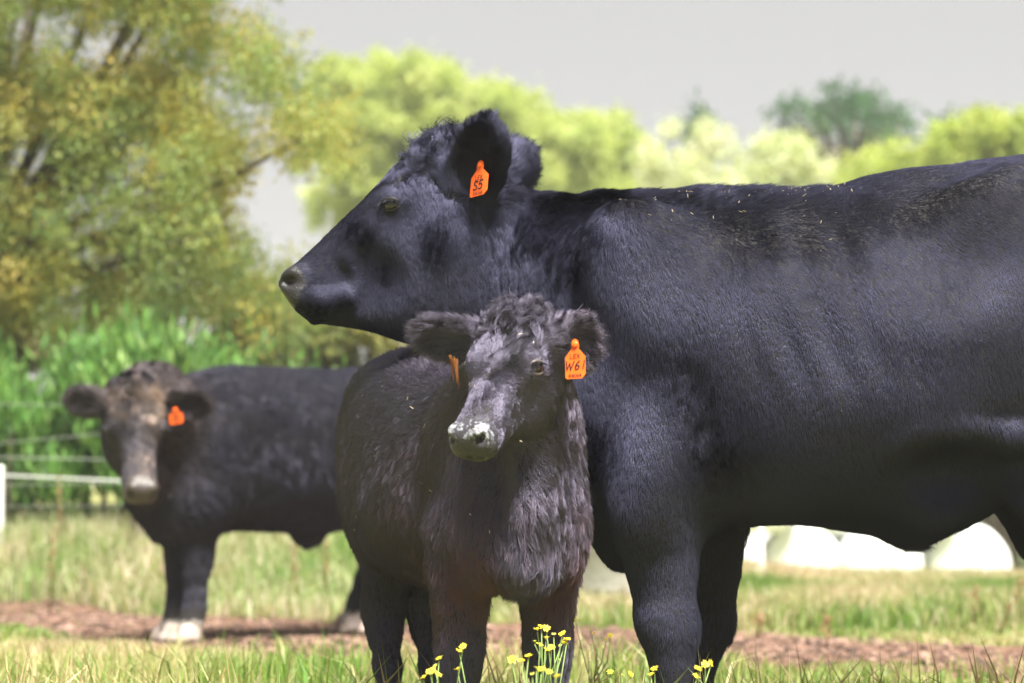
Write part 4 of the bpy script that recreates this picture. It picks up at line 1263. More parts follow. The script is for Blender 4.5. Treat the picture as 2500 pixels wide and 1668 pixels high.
def build_grass():
    r = np.random.default_rng(77)
    def scatter(n, y0, y1, pw=1.0):
        y = y0 + (y1 - y0) * r.random(n) ** pw
        x = (r.random(n) * 2 - 1) * (.26 * y + 1.0)
        return x, y
    # near pasture
    x, y = scatter(195000, 4.0, 13.5)
    d = dirt_amount(x, y)
    p = np.stack([x, y, 0 * x], 1)
    tuft = wobble(p, 2.6, 33)[:, 0] + .5 * wobble(p, 7, 34)[:, 2]
    keep = r.random(len(x)) > np.clip(d * 1.5 - .05 - .2 * tuft, 0, .985)
    x, y, tuft = x[keep], y[keep], tuft[keep]
    green = .35 * (x > 1.8) * (y > 9.5) + .25 * (y < 8.5) - .1
    h = np.clip(.052 + .035 * tuft + .05 * r.random(len(x)) + .06 * sst(11.5, 13.0, y), .02, .30) * (1 - .5 * sst(.2, .9, dirt_amount(x, y))) * (1 - .42 * sst(6.8, 8.2, y) * sst(12.2, 11.2, y)) * (1 - .35 * sst(.5, 1.0, x) * sst(6.2, 6.8, y) * sst(10, 9, y))
    o = blades('grass', x, y, h, r.uniform(.0018, .0036, len(x)) * (1 + .05 * y), grass_cols(x, y, r, green) * V3(1.20, 1.20, 1.38), .5, 1)
    tag(o, 'pale green and straw coloured pasture grass around the cattle', 'grass', None, 'stuff')
    # tall seeding grass up to the fence
    x, y = scatter(80000, 11.6, 16.5)
    k = (x < 1.3) & (dirt_amount(x, y) < .6)
    x, y = x[k], y[k]
    h = np.clip(.08 + .20 * sst(12.0, 13.8, y) + .07 * r.random(len(x)), .06, .6) * sst(1.6, -.6, x)
    o = blades('tall_grass', x, y, np.maximum(h, .05), r.uniform(.003, .0055, len(x)), grass_cols(x, y, r, np.full(len(x), -.22)) * V3(1.34, 1.40, 1.85), .45, 2)
    tag(o, 'tall pale seeding grass along the wire fence', 'grass', None, 'stuff')
    # beyond the strip, right
    x, y = scatter(78000, 10.8, 20)
    k = (x > .0) & (dirt_amount(x, y) < .5)
    x, y = x[k], y[k]
    h = (.10 + .07 * r.random(len(x)) + .08 * sst(1.2, 2.4, x) * sst(13, 11, y))
    gg = -.55 + 1.15 * sst(.9, 2.2, x) * sst(13.5, 11, y)
    o = blades('bank_grass', x, y, h, r.uniform(.0028, .005, len(x)), grass_cols(x, y, r, gg) * V3(1.12, 1.12, 1.32), .5, 3)
    tag(o, 'bright grass bank beyond the bare earth behind the cow', 'grass', None, 'stuff')
    # coarse blades nearest the lens, just reaching into view
    x, y = scatter(9500, 4.35, 8.6)
    h = r.uniform(.16, .34, len(x)) * np.clip(1.05 - .15 * np.abs(y - 5.2), .36, 1)
    h = np.where(y < 5.0, h * .86, h) * (1 - .55 * sst(.5, 1.0, x) * sst(6.0, 6.8, y))
    o = blades('coarse_grass', x, y, h, r.uniform(.0022, .0042, len(x)), grass_cols(x, y, r, np.full(len(x), .0)) * 1.25, .42, 4)
    tag(o, 'coarse long grass blades at the feet of the cow and calf', 'grass', None, 'stuff')

# ------------------------------------------------------------------ small wild plants
M_PETAL = leaf_mat('yellow_petal', .35, .5, .3)
M_STEM = leaf_mat('stem', .25, .5, .3)
def tube(P, rad, m=6):
    P = [np.asarray(p, float) for p in P]
    vs, fs = [], []
    for i, p in enumerate(P):
        d = nrm(P[min(i + 1, len(P) - 1)] - P[max(i - 1, 0)])
        a = nrm(np.cross(d, V3(.3, 1, .2))); b = np.cross(d, a)
        rr = rad[i] if hasattr(rad, '__len__') else rad
        for j in range(m):
            t = 2 * math.pi * j / m
            vs.append(p + (a * math.cos(t) + b * math.sin(t)) * rr)
    for i in range(len(P) - 1):
        for j in range(m):
            fs.append((i * m + j, i * m + (j + 1) % m, (i + 1) * m + (j + 1) % m, (i + 1) * m + j))
    fs.append(tuple(range(m - 1, -1, -1))); fs.append(tuple((len(P) - 1) * m + j for j in range(m)))
    return vs, fs

def merge(lst):
    vs, fs = [], []
    for v, f in lst:
        o = len(vs); vs += list(v); fs += [tuple(i + o for i in q) for q in f]
    return vs, fs

def colattr(n, c):
    return {'col': ('FLOAT_COLOR', np.tile(np.array([*c, 1.0]), (n, 1)))}

def flower_head(c, up, R_, r):
    """a small composite flower: button and a ring of narrow rays"""
    up = nrm(up); a = nrm(np.cross(up, V3(.2, .3, 1) + r.normal(size=3) * .3)); b = np.cross(up, a)
    vs, fs = [], []
    m = 11
    for j in range(m):
        t = 2 * math.pi * j / m + r.uniform(-.12, .12)
        d = a * math.cos(t) + b * math.sin(t); s = -a * math.sin(t) + b * math.cos(t)
        L_ = R_ * r.uniform(.85, 1.1); dr = up * r.uniform(-.15, .25) * R_
        i0 = len(vs)
        vs += [c + d * R_ * .22 - s * R_ * .10, c + d * R_ * .22 + s * R_ * .10, c + d * L_ * .7 + s * R_ * .17 + dr * .6, c + d * L_ + dr, c + d * L_ * .7 - s * R_ * .17 + dr * .6]
        fs.append((i0, i0 + 1, i0 + 2, i0 + 3, i0 + 4))
    i0 = len(vs)
    for zz, q in ((-.45, .10), (-.12, .30), (.10, .32), (.24, .18)):
        for j in range(8):
            t = 2 * math.pi * j / 8
            vs.append(c + up * zz * R_ + (a * math.cos(t) + b * math.sin(t)) * q * R_)
    for k in range(3):
        for j in range(8):
            fs.append((i0 + k * 8 + j, i0 + k * 8 + (j + 1) % 8, i0 + (k + 1) * 8 + (j + 1) % 8, i0 + (k + 1) * 8 + j))
    fs.append(tuple(i0 + 24 + j for j in range(8)))
    return vs, fs

def yellow_weed(px, Y, heads, label, seed, spread=1.0):
    """heads: photograph positions of its flowers"""
    r = np.random.default_rng(seed)
    b = at(px, 1500, Y); b[2] = float(zg(b[0], Y))
    root = empty('yellow_flower', b, label, 'wildflower', 'yellow wildflowers in the grass at the feet of the cow and calf')
    st = []
    fork = b + V3(r.normal() * .01, 0, .55 * (at(px, np.mean([h[1] for h in heads]), Y)[2] - b[2]))
    st.append(tube([b, b * .5 + fork * .5 + V3(.006, 0, 0), fork], [.0028, .0025, .0022]))
    tips = []
    for k, (hx, hy) in enumerate(heads):
        tip = at(hx, hy, Y + r.uniform(-.05, .05) * spread)
        f2 = fork + V3(0, 0, r.uniform(-.05, .04))
        mid = f2 * .45 + tip * .55 + V3(r.normal() * .008, r.normal() * .008, -.010)
        st.append(tube([f2, mid, tip - V3(0, 0, .006)], [.0018, .0014, .0011]))
        tips.append((tip, nrm(tip - mid + V3(0, -.02, .02))))
    # narrow leaves up the stem
    for k in range(6):
        q = b + (fork - b) * r.uniform(.05, 1); d = nrm(V3(r.normal(), r.normal(), .5)); s = nrm(np.cross(d, V3(0, 0, 1))) * .004
        L_ = r.uniform(.03, .08)
        st.append(([q, q + d * L_ * .5 + s, q + d * L_ + V3(0, 0, -.01), q + d * L_ * .5 - s], [(0, 1, 2, 3)]))
    vs, fs = merge(st)
    make_mesh('stem', vs, fs, M_STEM, root, True, colattr(len(vs), (.22, .32, .10)))
    for k, (tip, up) in enumerate(tips):
        big = r.random() < .8
        vs, fs = flower_head(tip, nrm(up + r.normal(size=3) * .35 + V3(0, -.25, .1)), .0095 if big else .006, r)
        make_mesh('flower', vs, fs, M_PETAL, root, True, colattr(len(vs), (.78, .66, .06) if big else (.60, .62, .12)))
    return root

def dry_stalk(px, py_top, Y, lean, label, seed, group='brown seed stalks standing in the grass'):
    r = np.random.default_rng(seed)
    b = at(px, 1500, Y); b[2] = float(zg(b[0], Y)) - .01
    t = at(px + lean, py_top, Y)
    root = empty('seed_stalk', b, label, 'dry weed', group)
    vs, fs = tube([b, b * .5 + t * .5 + V3(.01, 0, .01), t], [.0045, .0035, .002])
    make_mesh('stem', vs, fs, M_STEM, root, True, colattr(len(vs), (.24, .14, .08)))
    L = []
    for k in range(60):
        f = r.uniform(.45, 1.0); q = b + (t - b) * f + r.normal(size=3) * .012
        d = nrm(r.normal(size=3) + V3(0, 0, .5)); s = nrm(np.cross(d, r.normal(size=3)))
        L.append(([q - s * .004, q + d * .013, q + s * .004, q - d * .005], [(0, 1, 2, 3)]))
    vs, fs = merge(L)
    tag(make_mesh('seed_head', vs, fs, M_STEM, root, False, colattr(len(vs), (.30, .16, .085))), kind='stuff')

# ------------------------------------------------------------------ foliage
def leaves(name, C, D, ln, wd, col, mat, parent, kind='stuff', seed=0):
    r = np.random.default_rng(seed)
    n = len(C)
    D = D / (np.linalg.norm(D, axis=1, keepdims=True) + 1e-9)
    s = np.cross(D, r.normal(size=(n, 3))); s /= np.linalg.norm(s, axis=1, keepdims=True) + 1e-9
    nn = np.cross(D, s)
    l = ln[:, None]; w = wd[:, None]
    V = np.stack([C, C + D * l * .45 + s * w * .5 + nn * w * .12, C + D * l, C + D * l * .45 - s * w * .5 + nn * w * .12], 1).reshape(-1, 3)
    Q = np.arange(n * 4).reshape(n, 4)
    A = np.repeat(np.concatenate([col, np.ones((n, 1))], 1), 4, 0)
    o = make_mesh(name, V, Q, mat, parent, False, {'col': ('FLOAT_COLOR', A)})
    if kind: o['kind'] = kind
    return o

def limbs(parent, segs):
    vs, fs = merge([tube(P, rad, 8) for P, rad in segs])
    return make_mesh('trunk', vs, fs, M_BARK, parent)

def clump_tree(name, label, base, clumps, nleaf, size, pal, seed, trunk_top, trunk_r, group=None, droop=.3, mat=None, cat='tree', inner=None, squash=1.0):
    """clumps: (centre, radius). Leaves fill each clump's outer shell; limbs reach every clump"""
    r = np.random.default_rng(seed)
    base = np.asarray(base, float)
    root = empty(name, base, label, cat, group)
    cs = np.array([c for c, _ in clumps]); rs = np.array([q for _, q in clumps], float)
    segs = [([base - V3(0, 0, .1), base * .5 + trunk_top * .5 + V3(.1 * trunk_r, 0, 0), trunk_top], [trunk_r * 1.25, trunk_r, trunk_r * .7])]
    for c in cs[:: max(1, len(cs) // 26)]:
        m = trunk_top * .45 + c * .55 + V3(0, 0, -.06 * np.linalg.norm(c - trunk_top)) + r.normal(size=3) * .05 * trunk_r
        segs.append(([trunk_top - V3(0, 0, trunk_r), m, c], [trunk_r * .5, trunk_r * .28, trunk_r * .08]))
    limbs(root, segs)
    pr = rs ** 2 / (rs ** 2).sum()
    k = r.choice(len(cs), nleaf, p=pr)
    d = r.normal(size=(nleaf, 3)); d /= np.linalg.norm(d, axis=1, keepdims=True)
    # little sprays inside each clump
    ns = 46
    sp = r.normal(size=(len(cs), ns, 3)); sp /= np.linalg.norm(sp, axis=2, keepdims=True)
    sp *= (r.random((len(cs), ns, 1)) ** .40)
    j = r.integers(0, ns, nleaf)
    off = sp[k, j]
    C = cs[k] + (off * V3(1, 1, squash) * rs[k][:, None]) + r.normal(size=(nleaf, 3)) * (.10 * rs[k] + size * .6)[:, None]
    D = off + d * .9 + V3(0, 0, -droop * 2)
    pal = np.array(pal)
    pk = r.choice(len(pal), (len(cs), ns), p=None)
    base_c = pal[pk[k, j]]
    alt = pal[r.integers(0, len(pal), nleaf)]
    own = pal[r.choice(len(pal), len(cs))][k]
    col = (own * .62 + base_c * .25 + alt * .13) * r.uniform(.75, 1.25, (nleaf, 1))
    leaves('crown', C, D, size * r.uniform(.7, 1.3, nleaf), size * .5 * r.uniform(.7, 1.3, nleaf), col, mat or M_LEAF, root, 'stuff', seed)
    return root

GOLD = [(.42, .33, .08), (.46, .36, .09), (.33, .33, .08), (.20, .29, .08), (.14, .24, .08), (.10, .18, .07), (.27, .33, .09), (.21, .30, .09)]
LIME = [(.40, .47, .15), (.36, .44, .13), (.44, .50, .18), (.32, .41, .12), (.47, .52, .22)]
PALE = [(.50, .56, .34), (.56, .60, .40), (.44, .51, .28), (.58, .60, .46)]  # leaf colours lightened, so part of the far haze is painted in
PINE = [(.035, .12, .03), (.05, .15, .04), (.025, .085, .03), (.07, .15, .04)]
BRIGHT = [(.14, .31, .06), (.19, .36, .09), (.10, .24, .05), (.07, .15, .05), (.26, .38, .12)]
DARKG = [(.10, .12, .045), (.14, .15, .06), (.07, .09, .04), (.18, .17, .07), (.12, .16, .05)]

def build_trees():
    r = np.random.default_rng(5)
    # the big drooping tree at the left: crown worked out bough by bough, leaving its see-through windows
    holes = [(722, 500, 95, 115), (665, 375, 26, 24), (560, 245, 24, 20), (600, 0, 70, 45), (310, 98, 60, 34), (640, 255, 20, 16), (60, 92, 42, 40), (120, 58, 36, 26), (245, 105, 28, 24), (520, 110, 16, 12),
             (620, 540, 30, 30), (48, 395, 32, 24), (118, 392, 28, 20), (812, 470, 40, 60), (850, 420, 40, 40), (585, 490, 22, 18), (205, 480, 16, 14), (345, 470, 18, 12), (28, 545, 14, 16), (700, 420, 50, 40), (250, 545, 16, 14), (320, 350, 16, 14), (70, 345, 14, 12)]
    cl = []
    tries = 0
    edge = [(0, 700), (60, 720), (150, 740), (250, 830), (350, 885), (430, 900), (500, 880), (560, 800), (640, 740), (720, 735), (800, 760), (900, 700)]
    ex_, ey_ = zip(*[(b_, a_) for a_, b_ in [(690, -60), (700, 40), (660, 60), (700, 130), (760, 200), (820, 280), (875, 360), (880, 420), (830, 480), (800, 560), (740, 640), (790, 720), (850, 800), (860, 900)]])
    while len(cl) < 960 and tries < 60000:
        tries += 1
        px, py = r.uniform(-320, 900), r.uniform(-260, 800)
        if px > np.interp(py, ex_, ey_) - 25: continue
        Y = r.uniform(14.6, 17.4)
        rad = r.uniform(.13, .24)
        rp = rad * FPX / Y * .60
        if any(((px - hx) / (ha + rp)) ** 2 + ((py - hy) / (hb + rp)) ** 2 < 1 for hx, hy, ha, hb in holes): continue
        if py > 560 and r.random() < (py - 560) / 330: continue
        cl.append((at(px, py, Y), rad))
    base = at(-70, 1300, 16.0); base[2] = float(zg(base[0], base[1]))
    clump_tree('broadleaf_tree', 'large drooping tree with golden olive leaves filling the left of the view', base, cl, 230000, .035, GOLD, 41, at(-60, 640, 16.0), .12, droop=.55, squash=1.25)
    # far row of lime-green trees
    def crown_tree(name, label, cx, Y, px_r, top, bottom, n, pal, seed, size, nl, group, tr=.2, flat=1.0, mat=None):
        rr = np.random.default_rng(seed)
        c = []
        for i in range(n):
            a = rr.uniform(0, 2 * math.pi); q = math.sqrt(rr.random()); hgt = rr.random()
            wid = px_r * (1 - .62 * hgt ** 2.2)
            px = cx + wid * q * math.cos(a); py = bottom + (top - bottom) * (hgt ** flat) + 20
            c.append((at(px, py, Y + px_r / FPX * Y * q * math.sin(a) * .8), rr.uniform(.08, .15) * px_r / FPX * Y))
        b = at(cx, 1200, Y); b[2] = float(zg(b[0], Y))
        tt = at(cx, bottom * .6 + top * .4, Y)
        return clump_tree(name, label, b, c, nl, size, pal, seed, tt, tr, group, .25, mat)
    g = 'row of lime green trees beyond the pasture'
    crown_tree('broadleaf_tree', 'tallest lime green tree, rising behind the raised ear of the cow', 1000, 46, 235, 132, 560, 260, LIME, 51, .10, 60000, g, .2)
    crown_tree('broadleaf_tree', 'lime green tree next to the golden tree, its top just clear of it', 830, 50, 120, 130, 400, 110, LIME, 52, .10, 24000, g, .17)
    crown_tree('broadleaf_tree', 'lime green tree sloping down to the right of the far ear', 1215, 47, 240, 195, 640, 240, LIME, 53, .10, 50000, g, .19)
    crown_tree('broadleaf_tree', 'lowest lime green tree above the neck of the cow', 1440, 45, 225, 275, 640, 220, LIME, 54, .10, 46000, g, .26)
    g = 'pale shrubs above the back of the cow'
    crown_tree('pale_shrub', 'pale thin shrub right of the lime green trees, full of sky gaps', 1690, 42, 190, 285, 640, 80, PALE, 55, .10, 9000, g, .08)
    crown_tree('pale_shrub', 'pale yellow shrub below the dark pine', 1920, 40, 210, 335, 640, 110, PALE, 56, .10, 16000, g, .08)
    crown_tree('broadleaf_tree', 'yellow green bushy tree rising at the right end above the rump of the cow', 2440, 38, 260, 270, 620, 140, [(.34, .43, .09), (.40, .46, .11), (.27, .36, .08), (.43, .47, .13)], 57, .11, 28000, 'trees above the rump of the cow', .25)
    crown_tree('broadleaf_tree', 'low yellow green tree between the dark pine and the right end', 2200, 39, 210, 340, 640, 110, [(.40, .46, .12), (.45, .50, .16), (.33, .41, .10)], 58, .11, 17000, 'trees above the rump of the cow', .2)
    # open-crowned dark pine
    c = []
    for px, py, q in [(1930, 268, 34), (1985, 275, 34), (2040, 252, 44), (2085, 250, 40), (2130, 262, 36), (2175, 275, 30), (2000, 300, 34), (2050, 300, 40), (2110, 300, 36), (2150, 310, 30), (1945, 330, 26), (1960, 370, 30), (2090, 345, 34), (2140, 345, 26),
                      (2190, 315, 24), (2230, 330, 20), (2000, 385, 28), (2100, 385, 24), (2200, 355, 20), (1905, 285, 18), (2215, 290, 16), (2160, 385, 20)]:
        Y = 60 + r.uniform(-1.5, 1.5)
        c.append((at(px, py, Y), q / FPX * Y * 1.05))
    b = at(2070, 1200, 60); b[2] = float(zg(b[0], 60))
    clump_tree('pine_tree', 'dark open-crowned pine standing above the pale shrubs', b, c, 2300, .19, PINE, 61, at(2075, 420, 60), .35, None, .0)
    for k, (px, py, q, lab) in enumerate([(1705, 290, 24, 'small dark treetop between the lime trees and the pine'), (2310, 312, 26, 'small dark treetop right of the pine')]):
        c = [(at(px + dx, py + dy, 62), q * s / FPX * 62) for dx, dy, s in ((0, 0, .8), (8, 22, .9), (-6, 45, .8), (12, 60, 1))]
        b = at(px, 1200, 62); b[2] = float(zg(b[0], 62))
        clump_tree('pine_tree', lab, b, c, 420, .24, PINE, 63 + k, at(px, py + 90, 62), .12, 'small dark treetops', 0)
    # bright green hedge behind the fence, dark shrubs behind it
    cs = []
    for i in range(150):
        px = r.uniform(-260, 900)
        top = 885 + 45 * math.sin(px * .011 + 1) + 35 * math.sin(px * .031) + (60 if px > 560 else 0)
        cs.append((at(px, top + (1190 - top) * r.random() ** .8 + 10, 14.35 + r.uniform(-.35, .35)), r.uniform(.12, .22)))
    b = at(320, 1200, 14.35); b[2] = float(zg(b[0], 14.35))
    root = empty('hedge', b, 'bright green upright hedge behind the wire fence', 'hedge')
    rs = np.random.default_rng(71)
    n = 42000
    k = rs.integers(0, len(cs), n); C0 = np.array([c for c, _ in cs]); R0 = np.array([q for _, q in cs])
    C = C0[k] + rs.normal(size=(n, 3)) * R0[k][:, None] * V3(.42, .5, .5)
    C[:, 2] = np.maximum(C[:, 2], zg(C[:, 0], C[:, 1]) + .02)
    pal = np.array(BRIGHT); pc = rs.integers(0, len(pal), (len(cs), 9)); jj = rs.integers(0, 9, n)
    col = (pal[pc[k, jj]] * .75 + pal[rs.integers(0, len(pal), n)] * .25) * rs.uniform(.75, 1.25, (n, 1))
    D = rs.normal(size=(n, 3)) * .35 + V3(0, 0, 1.0)
    leaves('leaves', C, D, rs.uniform(.07, .14, n), rs.uniform(.015, .028, n), col, M_LEAF, root, 'stuff', 71)
    vs, fs = merge([tube([V3(c[0], c[1], float(zg(c[0], c[1]))), V3(c[0] + .02, c[1], max(c[2], float(zg(c[0], c[1])) + .3))], [.018, .008], 5) for c in C0[:: 4]])
    tag(make_mesh('stems', vs, fs, M_BARK, root), kind='stuff')
    for i, (px, top, rad, lab) in enumerate([(20, 640, 210, 'dull olive shrub in the shade at the left edge behind the hedge'), (330, 690, 210, 'dull olive shrub under the drooping boughs behind the fence'), (600, 690, 190, 'olive shrub behind the back of the young steer'), (830, 640, 170, 'olive shrub seen under the chin of the cow')]):
        crown_tree('shrub', lab, px, 19.5 + .4 * (i % 2), rad, top, 1150, 60, DARKG if i < 2 else DARKG + [(.22, .24, .06), (.28, .27, .06)], 81 + i, .085, 12000, 'olive shrubs behind the hedge', .06)
    # far hedge behind the bales
    cs = []
    for i in range(60):
        px = r.uniform(1200, 2700)
        cs.append((at(px, r.uniform(1120, 1440), 46 + r.uniform(-.6, .6)), r.uniform(.5, .9)))
    b = at(1950, 1200, 46); b[2] = float(zg(b[0], 46))
    root = empty('hedge', b, 'dark bluish green hedge behind the white wrapped bales', 'hedge')
    n = 9000
    k = rs.integers(0, len(cs), n); C0 = np.array([c for c, _ in cs]); R0 = np.array([q for _, q in cs])
    C = C0[k] + rs.normal(size=(n, 3)) * R0[k][:, None] * .5
    pal = np.array([(.05, .15, .08), (.08, .20, .11), (.06, .17, .07)])
    leaves('leaves', C, rs.normal(size=(n, 3)), rs.uniform(.2, .4, n), rs.uniform(.12, .2, n), pal[rs.integers(0, 3, n)] * rs.uniform(.8, 1.2, (n, 1)), M_LEAF, root, 'stuff', 72)
    vs, fs = merge([tube([V3(c[0], c[1], float(zg(c[0], c[1]))), V3(c[0] + .05, c[1], max(c[2], float(zg(c[0], c[1])) + .3))], [.06, .03], 5) for c in C0[:: 4]])
    tag(make_mesh('stems', vs, fs, M_BARK, root), kind='stuff')

# ------------------------------------------------------------------ fence, trough, bales
def build_fence():
    Y0 = 13.6
    mp = plain_mat('white_plastic', (.78, .78, .76), .45, .4)
    mw = noise_mat('weathered_wood', [(.16, .13, .11), (.32, .27, .23)], 14, .9, .5)
    mt = plain_mat('fence_tape', (.50, .52, .49), .5, .4)
    b = at(160, 1200, Y0); b[2] = float(zg(b[0], Y0))
    root = empty('wire_fence', b, 'electric wire fence with white tape running left behind the steer', 'fence')
    xs = [-5.6, float(at(338, 1200, Y0)[0]), .1]
    for x in xs:
        z = float(zg(x, Y0))
        vs, fs = tube([V3(x, Y0, z - .1), V3(x + .006, Y0, z + .5), V3(x, Y0, z + 1.0)], [.050, .047, .044], 10)
        make_mesh('post', vs, fs, mw, root)
    for k, (py0, py1, th, hgt) in enumerate([(986, 990, .0009, .0009), (1082, 1058, .0009, .0010), (1116, 1122, .0009, .0015), (1160, 1172, .002, .0065), (1184, 1180, .0009, .0009), (1236, 1236, .0008, .0008)]):
        vs, fs = [], []
        a = at(0, py0, Y0 - .06); c = at(260, py1, Y0 - .06)
        sl = (c[2] - a[2]) / (c[0] - a[0])
        X = np.linspace(-5.6, .1, 25)
        for i, x in enumerate(X):
            z = a[2] + sl * (x - a[0]) * (1 if -3.4 < x < -1.5 else .5)
            for q in ((-th, -hgt), (th, -hgt), (th, hgt), (-th, hgt)):
                vs.append(V3(x, Y0 - .06 + q[0], z + q[1]))
        for i in range(len(X) - 1):
            for j in range(4):
                fs.append((i * 4 + j, i * 4 + (j + 1) % 4, i * 4 + 4 + (j + 1) % 4, i * 4 + 4 + j))
        make_mesh('tape' if k == 3 else 'wire', vs, fs, mt, root, False)
    def white_post(px, Y, top, label):
        b = at(px, 1200, Y); b[2] = float(zg(b[0], Y))
        rt = empty('white_post', b, label, 'post', 'white tread-in fence posts')
        vs, fs = [], []
        w = .017
        zt = at(px, top, Y)[2]
        for z, s in ((b[2] - .05, 1), (zt - .012, 1), (zt, .6)):
            for q in ((-w * s, -w * s * .7), (w * s, -w * s * .7), (w * s, w * s * .7), (-w * s, w * s * .7)):
                vs.append(V3(b[0] + q[0], Y + q[1], z))
        for i in range(2):
            for j in range(4):
                fs.append((i * 4 + j, i * 4 + (j + 1) % 4, i * 4 + 4 + (j + 1) % 4, i * 4 + 4 + j))
        fs.append((8, 9, 10, 11)); fs.append((3, 2, 1, 0))
        make_mesh('shaft', vs, fs, mp, rt, False)
        L = []
        for z in np.arange(b[2] + .25, zt - .06, .12):
            L.append(tube([V3(b[0] - w, Y - .012, z), V3(b[0] - w - .02, Y - .02, z + .005), V3(b[0] - w - .02, Y - .02, z + .03)], .004, 5))
        for vs, fs in L: make_mesh('wire_lug', vs, fs, mp, rt)
        vs, fs = tube([V3(b[0] - .06, Y, b[2] + .06), V3(b[0] + .012, Y, b[2] + .06)], .010, 6)
        make_mesh('foot_tread', vs, fs, mp, rt)
    white_post(2, 13.75, 1136, 'white plastic fence post at the left edge of the view')
    white_post(1858, 15.2, 1260, 'slim white post in the pale grass right of the far foreleg of the cow')

def lathe(prof, c, m=40, axis='z'):
    vs, fs = [], []
    for (rr, h) in prof:
        for j in range(m):
            t = 2 * math.pi * j / m
            p = V3(rr * math.cos(t), rr * math.sin(t), h)
            if axis == 'y': p = V3(p[0], p[2], p[1])
            vs.append(np.asarray(c) + p)
    for i in range(len(prof) - 1):
        for j in range(m):
            fs.append((i * m + j, i * m + (j + 1) % m, (i + 1) * m + (j + 1) % m, (i + 1) * m + j))
    return vs, fs

def build_trough():
    Y = 13.2
    c = at(1500, 1480, Y); c[2] = float(zg(c[0], Y))
    root = empty('water_trough', c, 'round pale concrete water trough seen between the calf and the foreleg of the cow', 'trough')
    m = noise_mat('pale_concrete', [(.50, .50, .46), (.66, .65, .60)], 5, .9, .3, 40)
    R_ = .52
    vs, fs = lathe([(R_ - .02, -.03), (R_, .02), (R_ + .015, .27), (R_ + .03, .285), (R_ + .03, .335), (R_ + .015, .345), (R_ - .05, .345), (R_ - .065, .33), (R_ - .08, .06), (.001, .06)], c)
    make_mesh('basin', vs, fs, m, root)
    mw, nt, b = new_mat('trough_water')
    b.inputs['Base Color'].default_value = (.03, .045, .03, 1); b.inputs['Roughness'].default_value = .05
    vs, fs = lathe([(R_ - .066, .285), (.001, .285)], c)
    make_mesh('water', vs, fs, mw, root)

def build_bales():
    m, nt, b = new_mat('bale_wrap')
    tc = N(nt, 'ShaderNodeTexCoord')
    wv = N(nt, 'ShaderNodeTexWave'); wv.inputs['Scale'].default_value = 7; wv.inputs['Distortion'].default_value = 2.5
    nt.links.new(tc.outputs['Object'], wv.inputs['Vector'])
    bp = N(nt, 'ShaderNodeBump'); bp.inputs['Strength'].default_value = .35; bp.inputs['Distance'].default_value = .02
    nt.links.new(wv.outputs['Fac'], bp.inputs['Height']); nt.links.new(bp.outputs['Normal'], b.inputs['Normal'])
    b.inputs['Base Color'].default_value = (.80, .83, .80, 1); b.inputs['Roughness'].default_value = .35
    labs = ['white wrapped bale on the ground, first right of the far foreleg of the cow', 'white wrapped bale on the ground, second right of the far foreleg of the cow', 'white wrapped bale on the ground under the navel of the cow', 'white wrapped bale on the ground just left of the hind leg of the cow',
            'white wrapped bale stacked on the first and second bales', 'white wrapped bale stacked on the second and third bales', 'white wrapped bale stacked on the third and last bales',
            'white wrapped bale in the second row, showing between the first and second front bales', 'white wrapped bale in the second row, showing between the second and third front bales', 'white wrapped bale in the second row, showing left of the last front bale']
    for k, px in enumerate((1755, 1950, 2140, 2350, 1852, 2045, 2245, 1850, 2050, 2250)):
        Y = 34 + .3 * (k % 2) + (1.7 if k > 6 else 0)
        c = at(px, 1300, Y); z0 = float(zg(c[0], Y)) + (.98 if 3 < k < 7 else 0)
        R_ = .585
        c[2] = z0 + R_ * .96
        root = empty('hay_bale', (c[0], Y, z0), labs[k], 'bale', 'stack of white wrapped bales')
        r = np.random.default_rng(90 + k)
        prof = [(.02, -.60), (R_ * .55, -.61), (R_ * .85, -.585), (R_ * .97, -.52), (R_, -.40), (R_ * 1.01, 0), (R_, .40), (R_ * .97, .52), (R_ * .85, .585), (R_ * .55, .61), (.02, .60)]
        vs, fs = lathe(prof, c, 44, 'y')
        vs = np.array(vs)
        w = wobble(vs, 2.5, 90 + k)
        vs += w * .018
        low = vs[:, 2] < z0 + .06
        vs[low, 2] = z0 + .06 + (vs[low, 2] - z0 - .06) * .35
        make_mesh('wrapped_roll', vs, fs, m, root)
        vs, fs = tube([c + V3(.1, -.60, .12), c + V3(.13, -.635, .02), c + V3(.12, -.63, -.1)], [.02, .012, .004], 6)
        make_mesh('loose_film_end', vs, fs, m, root)

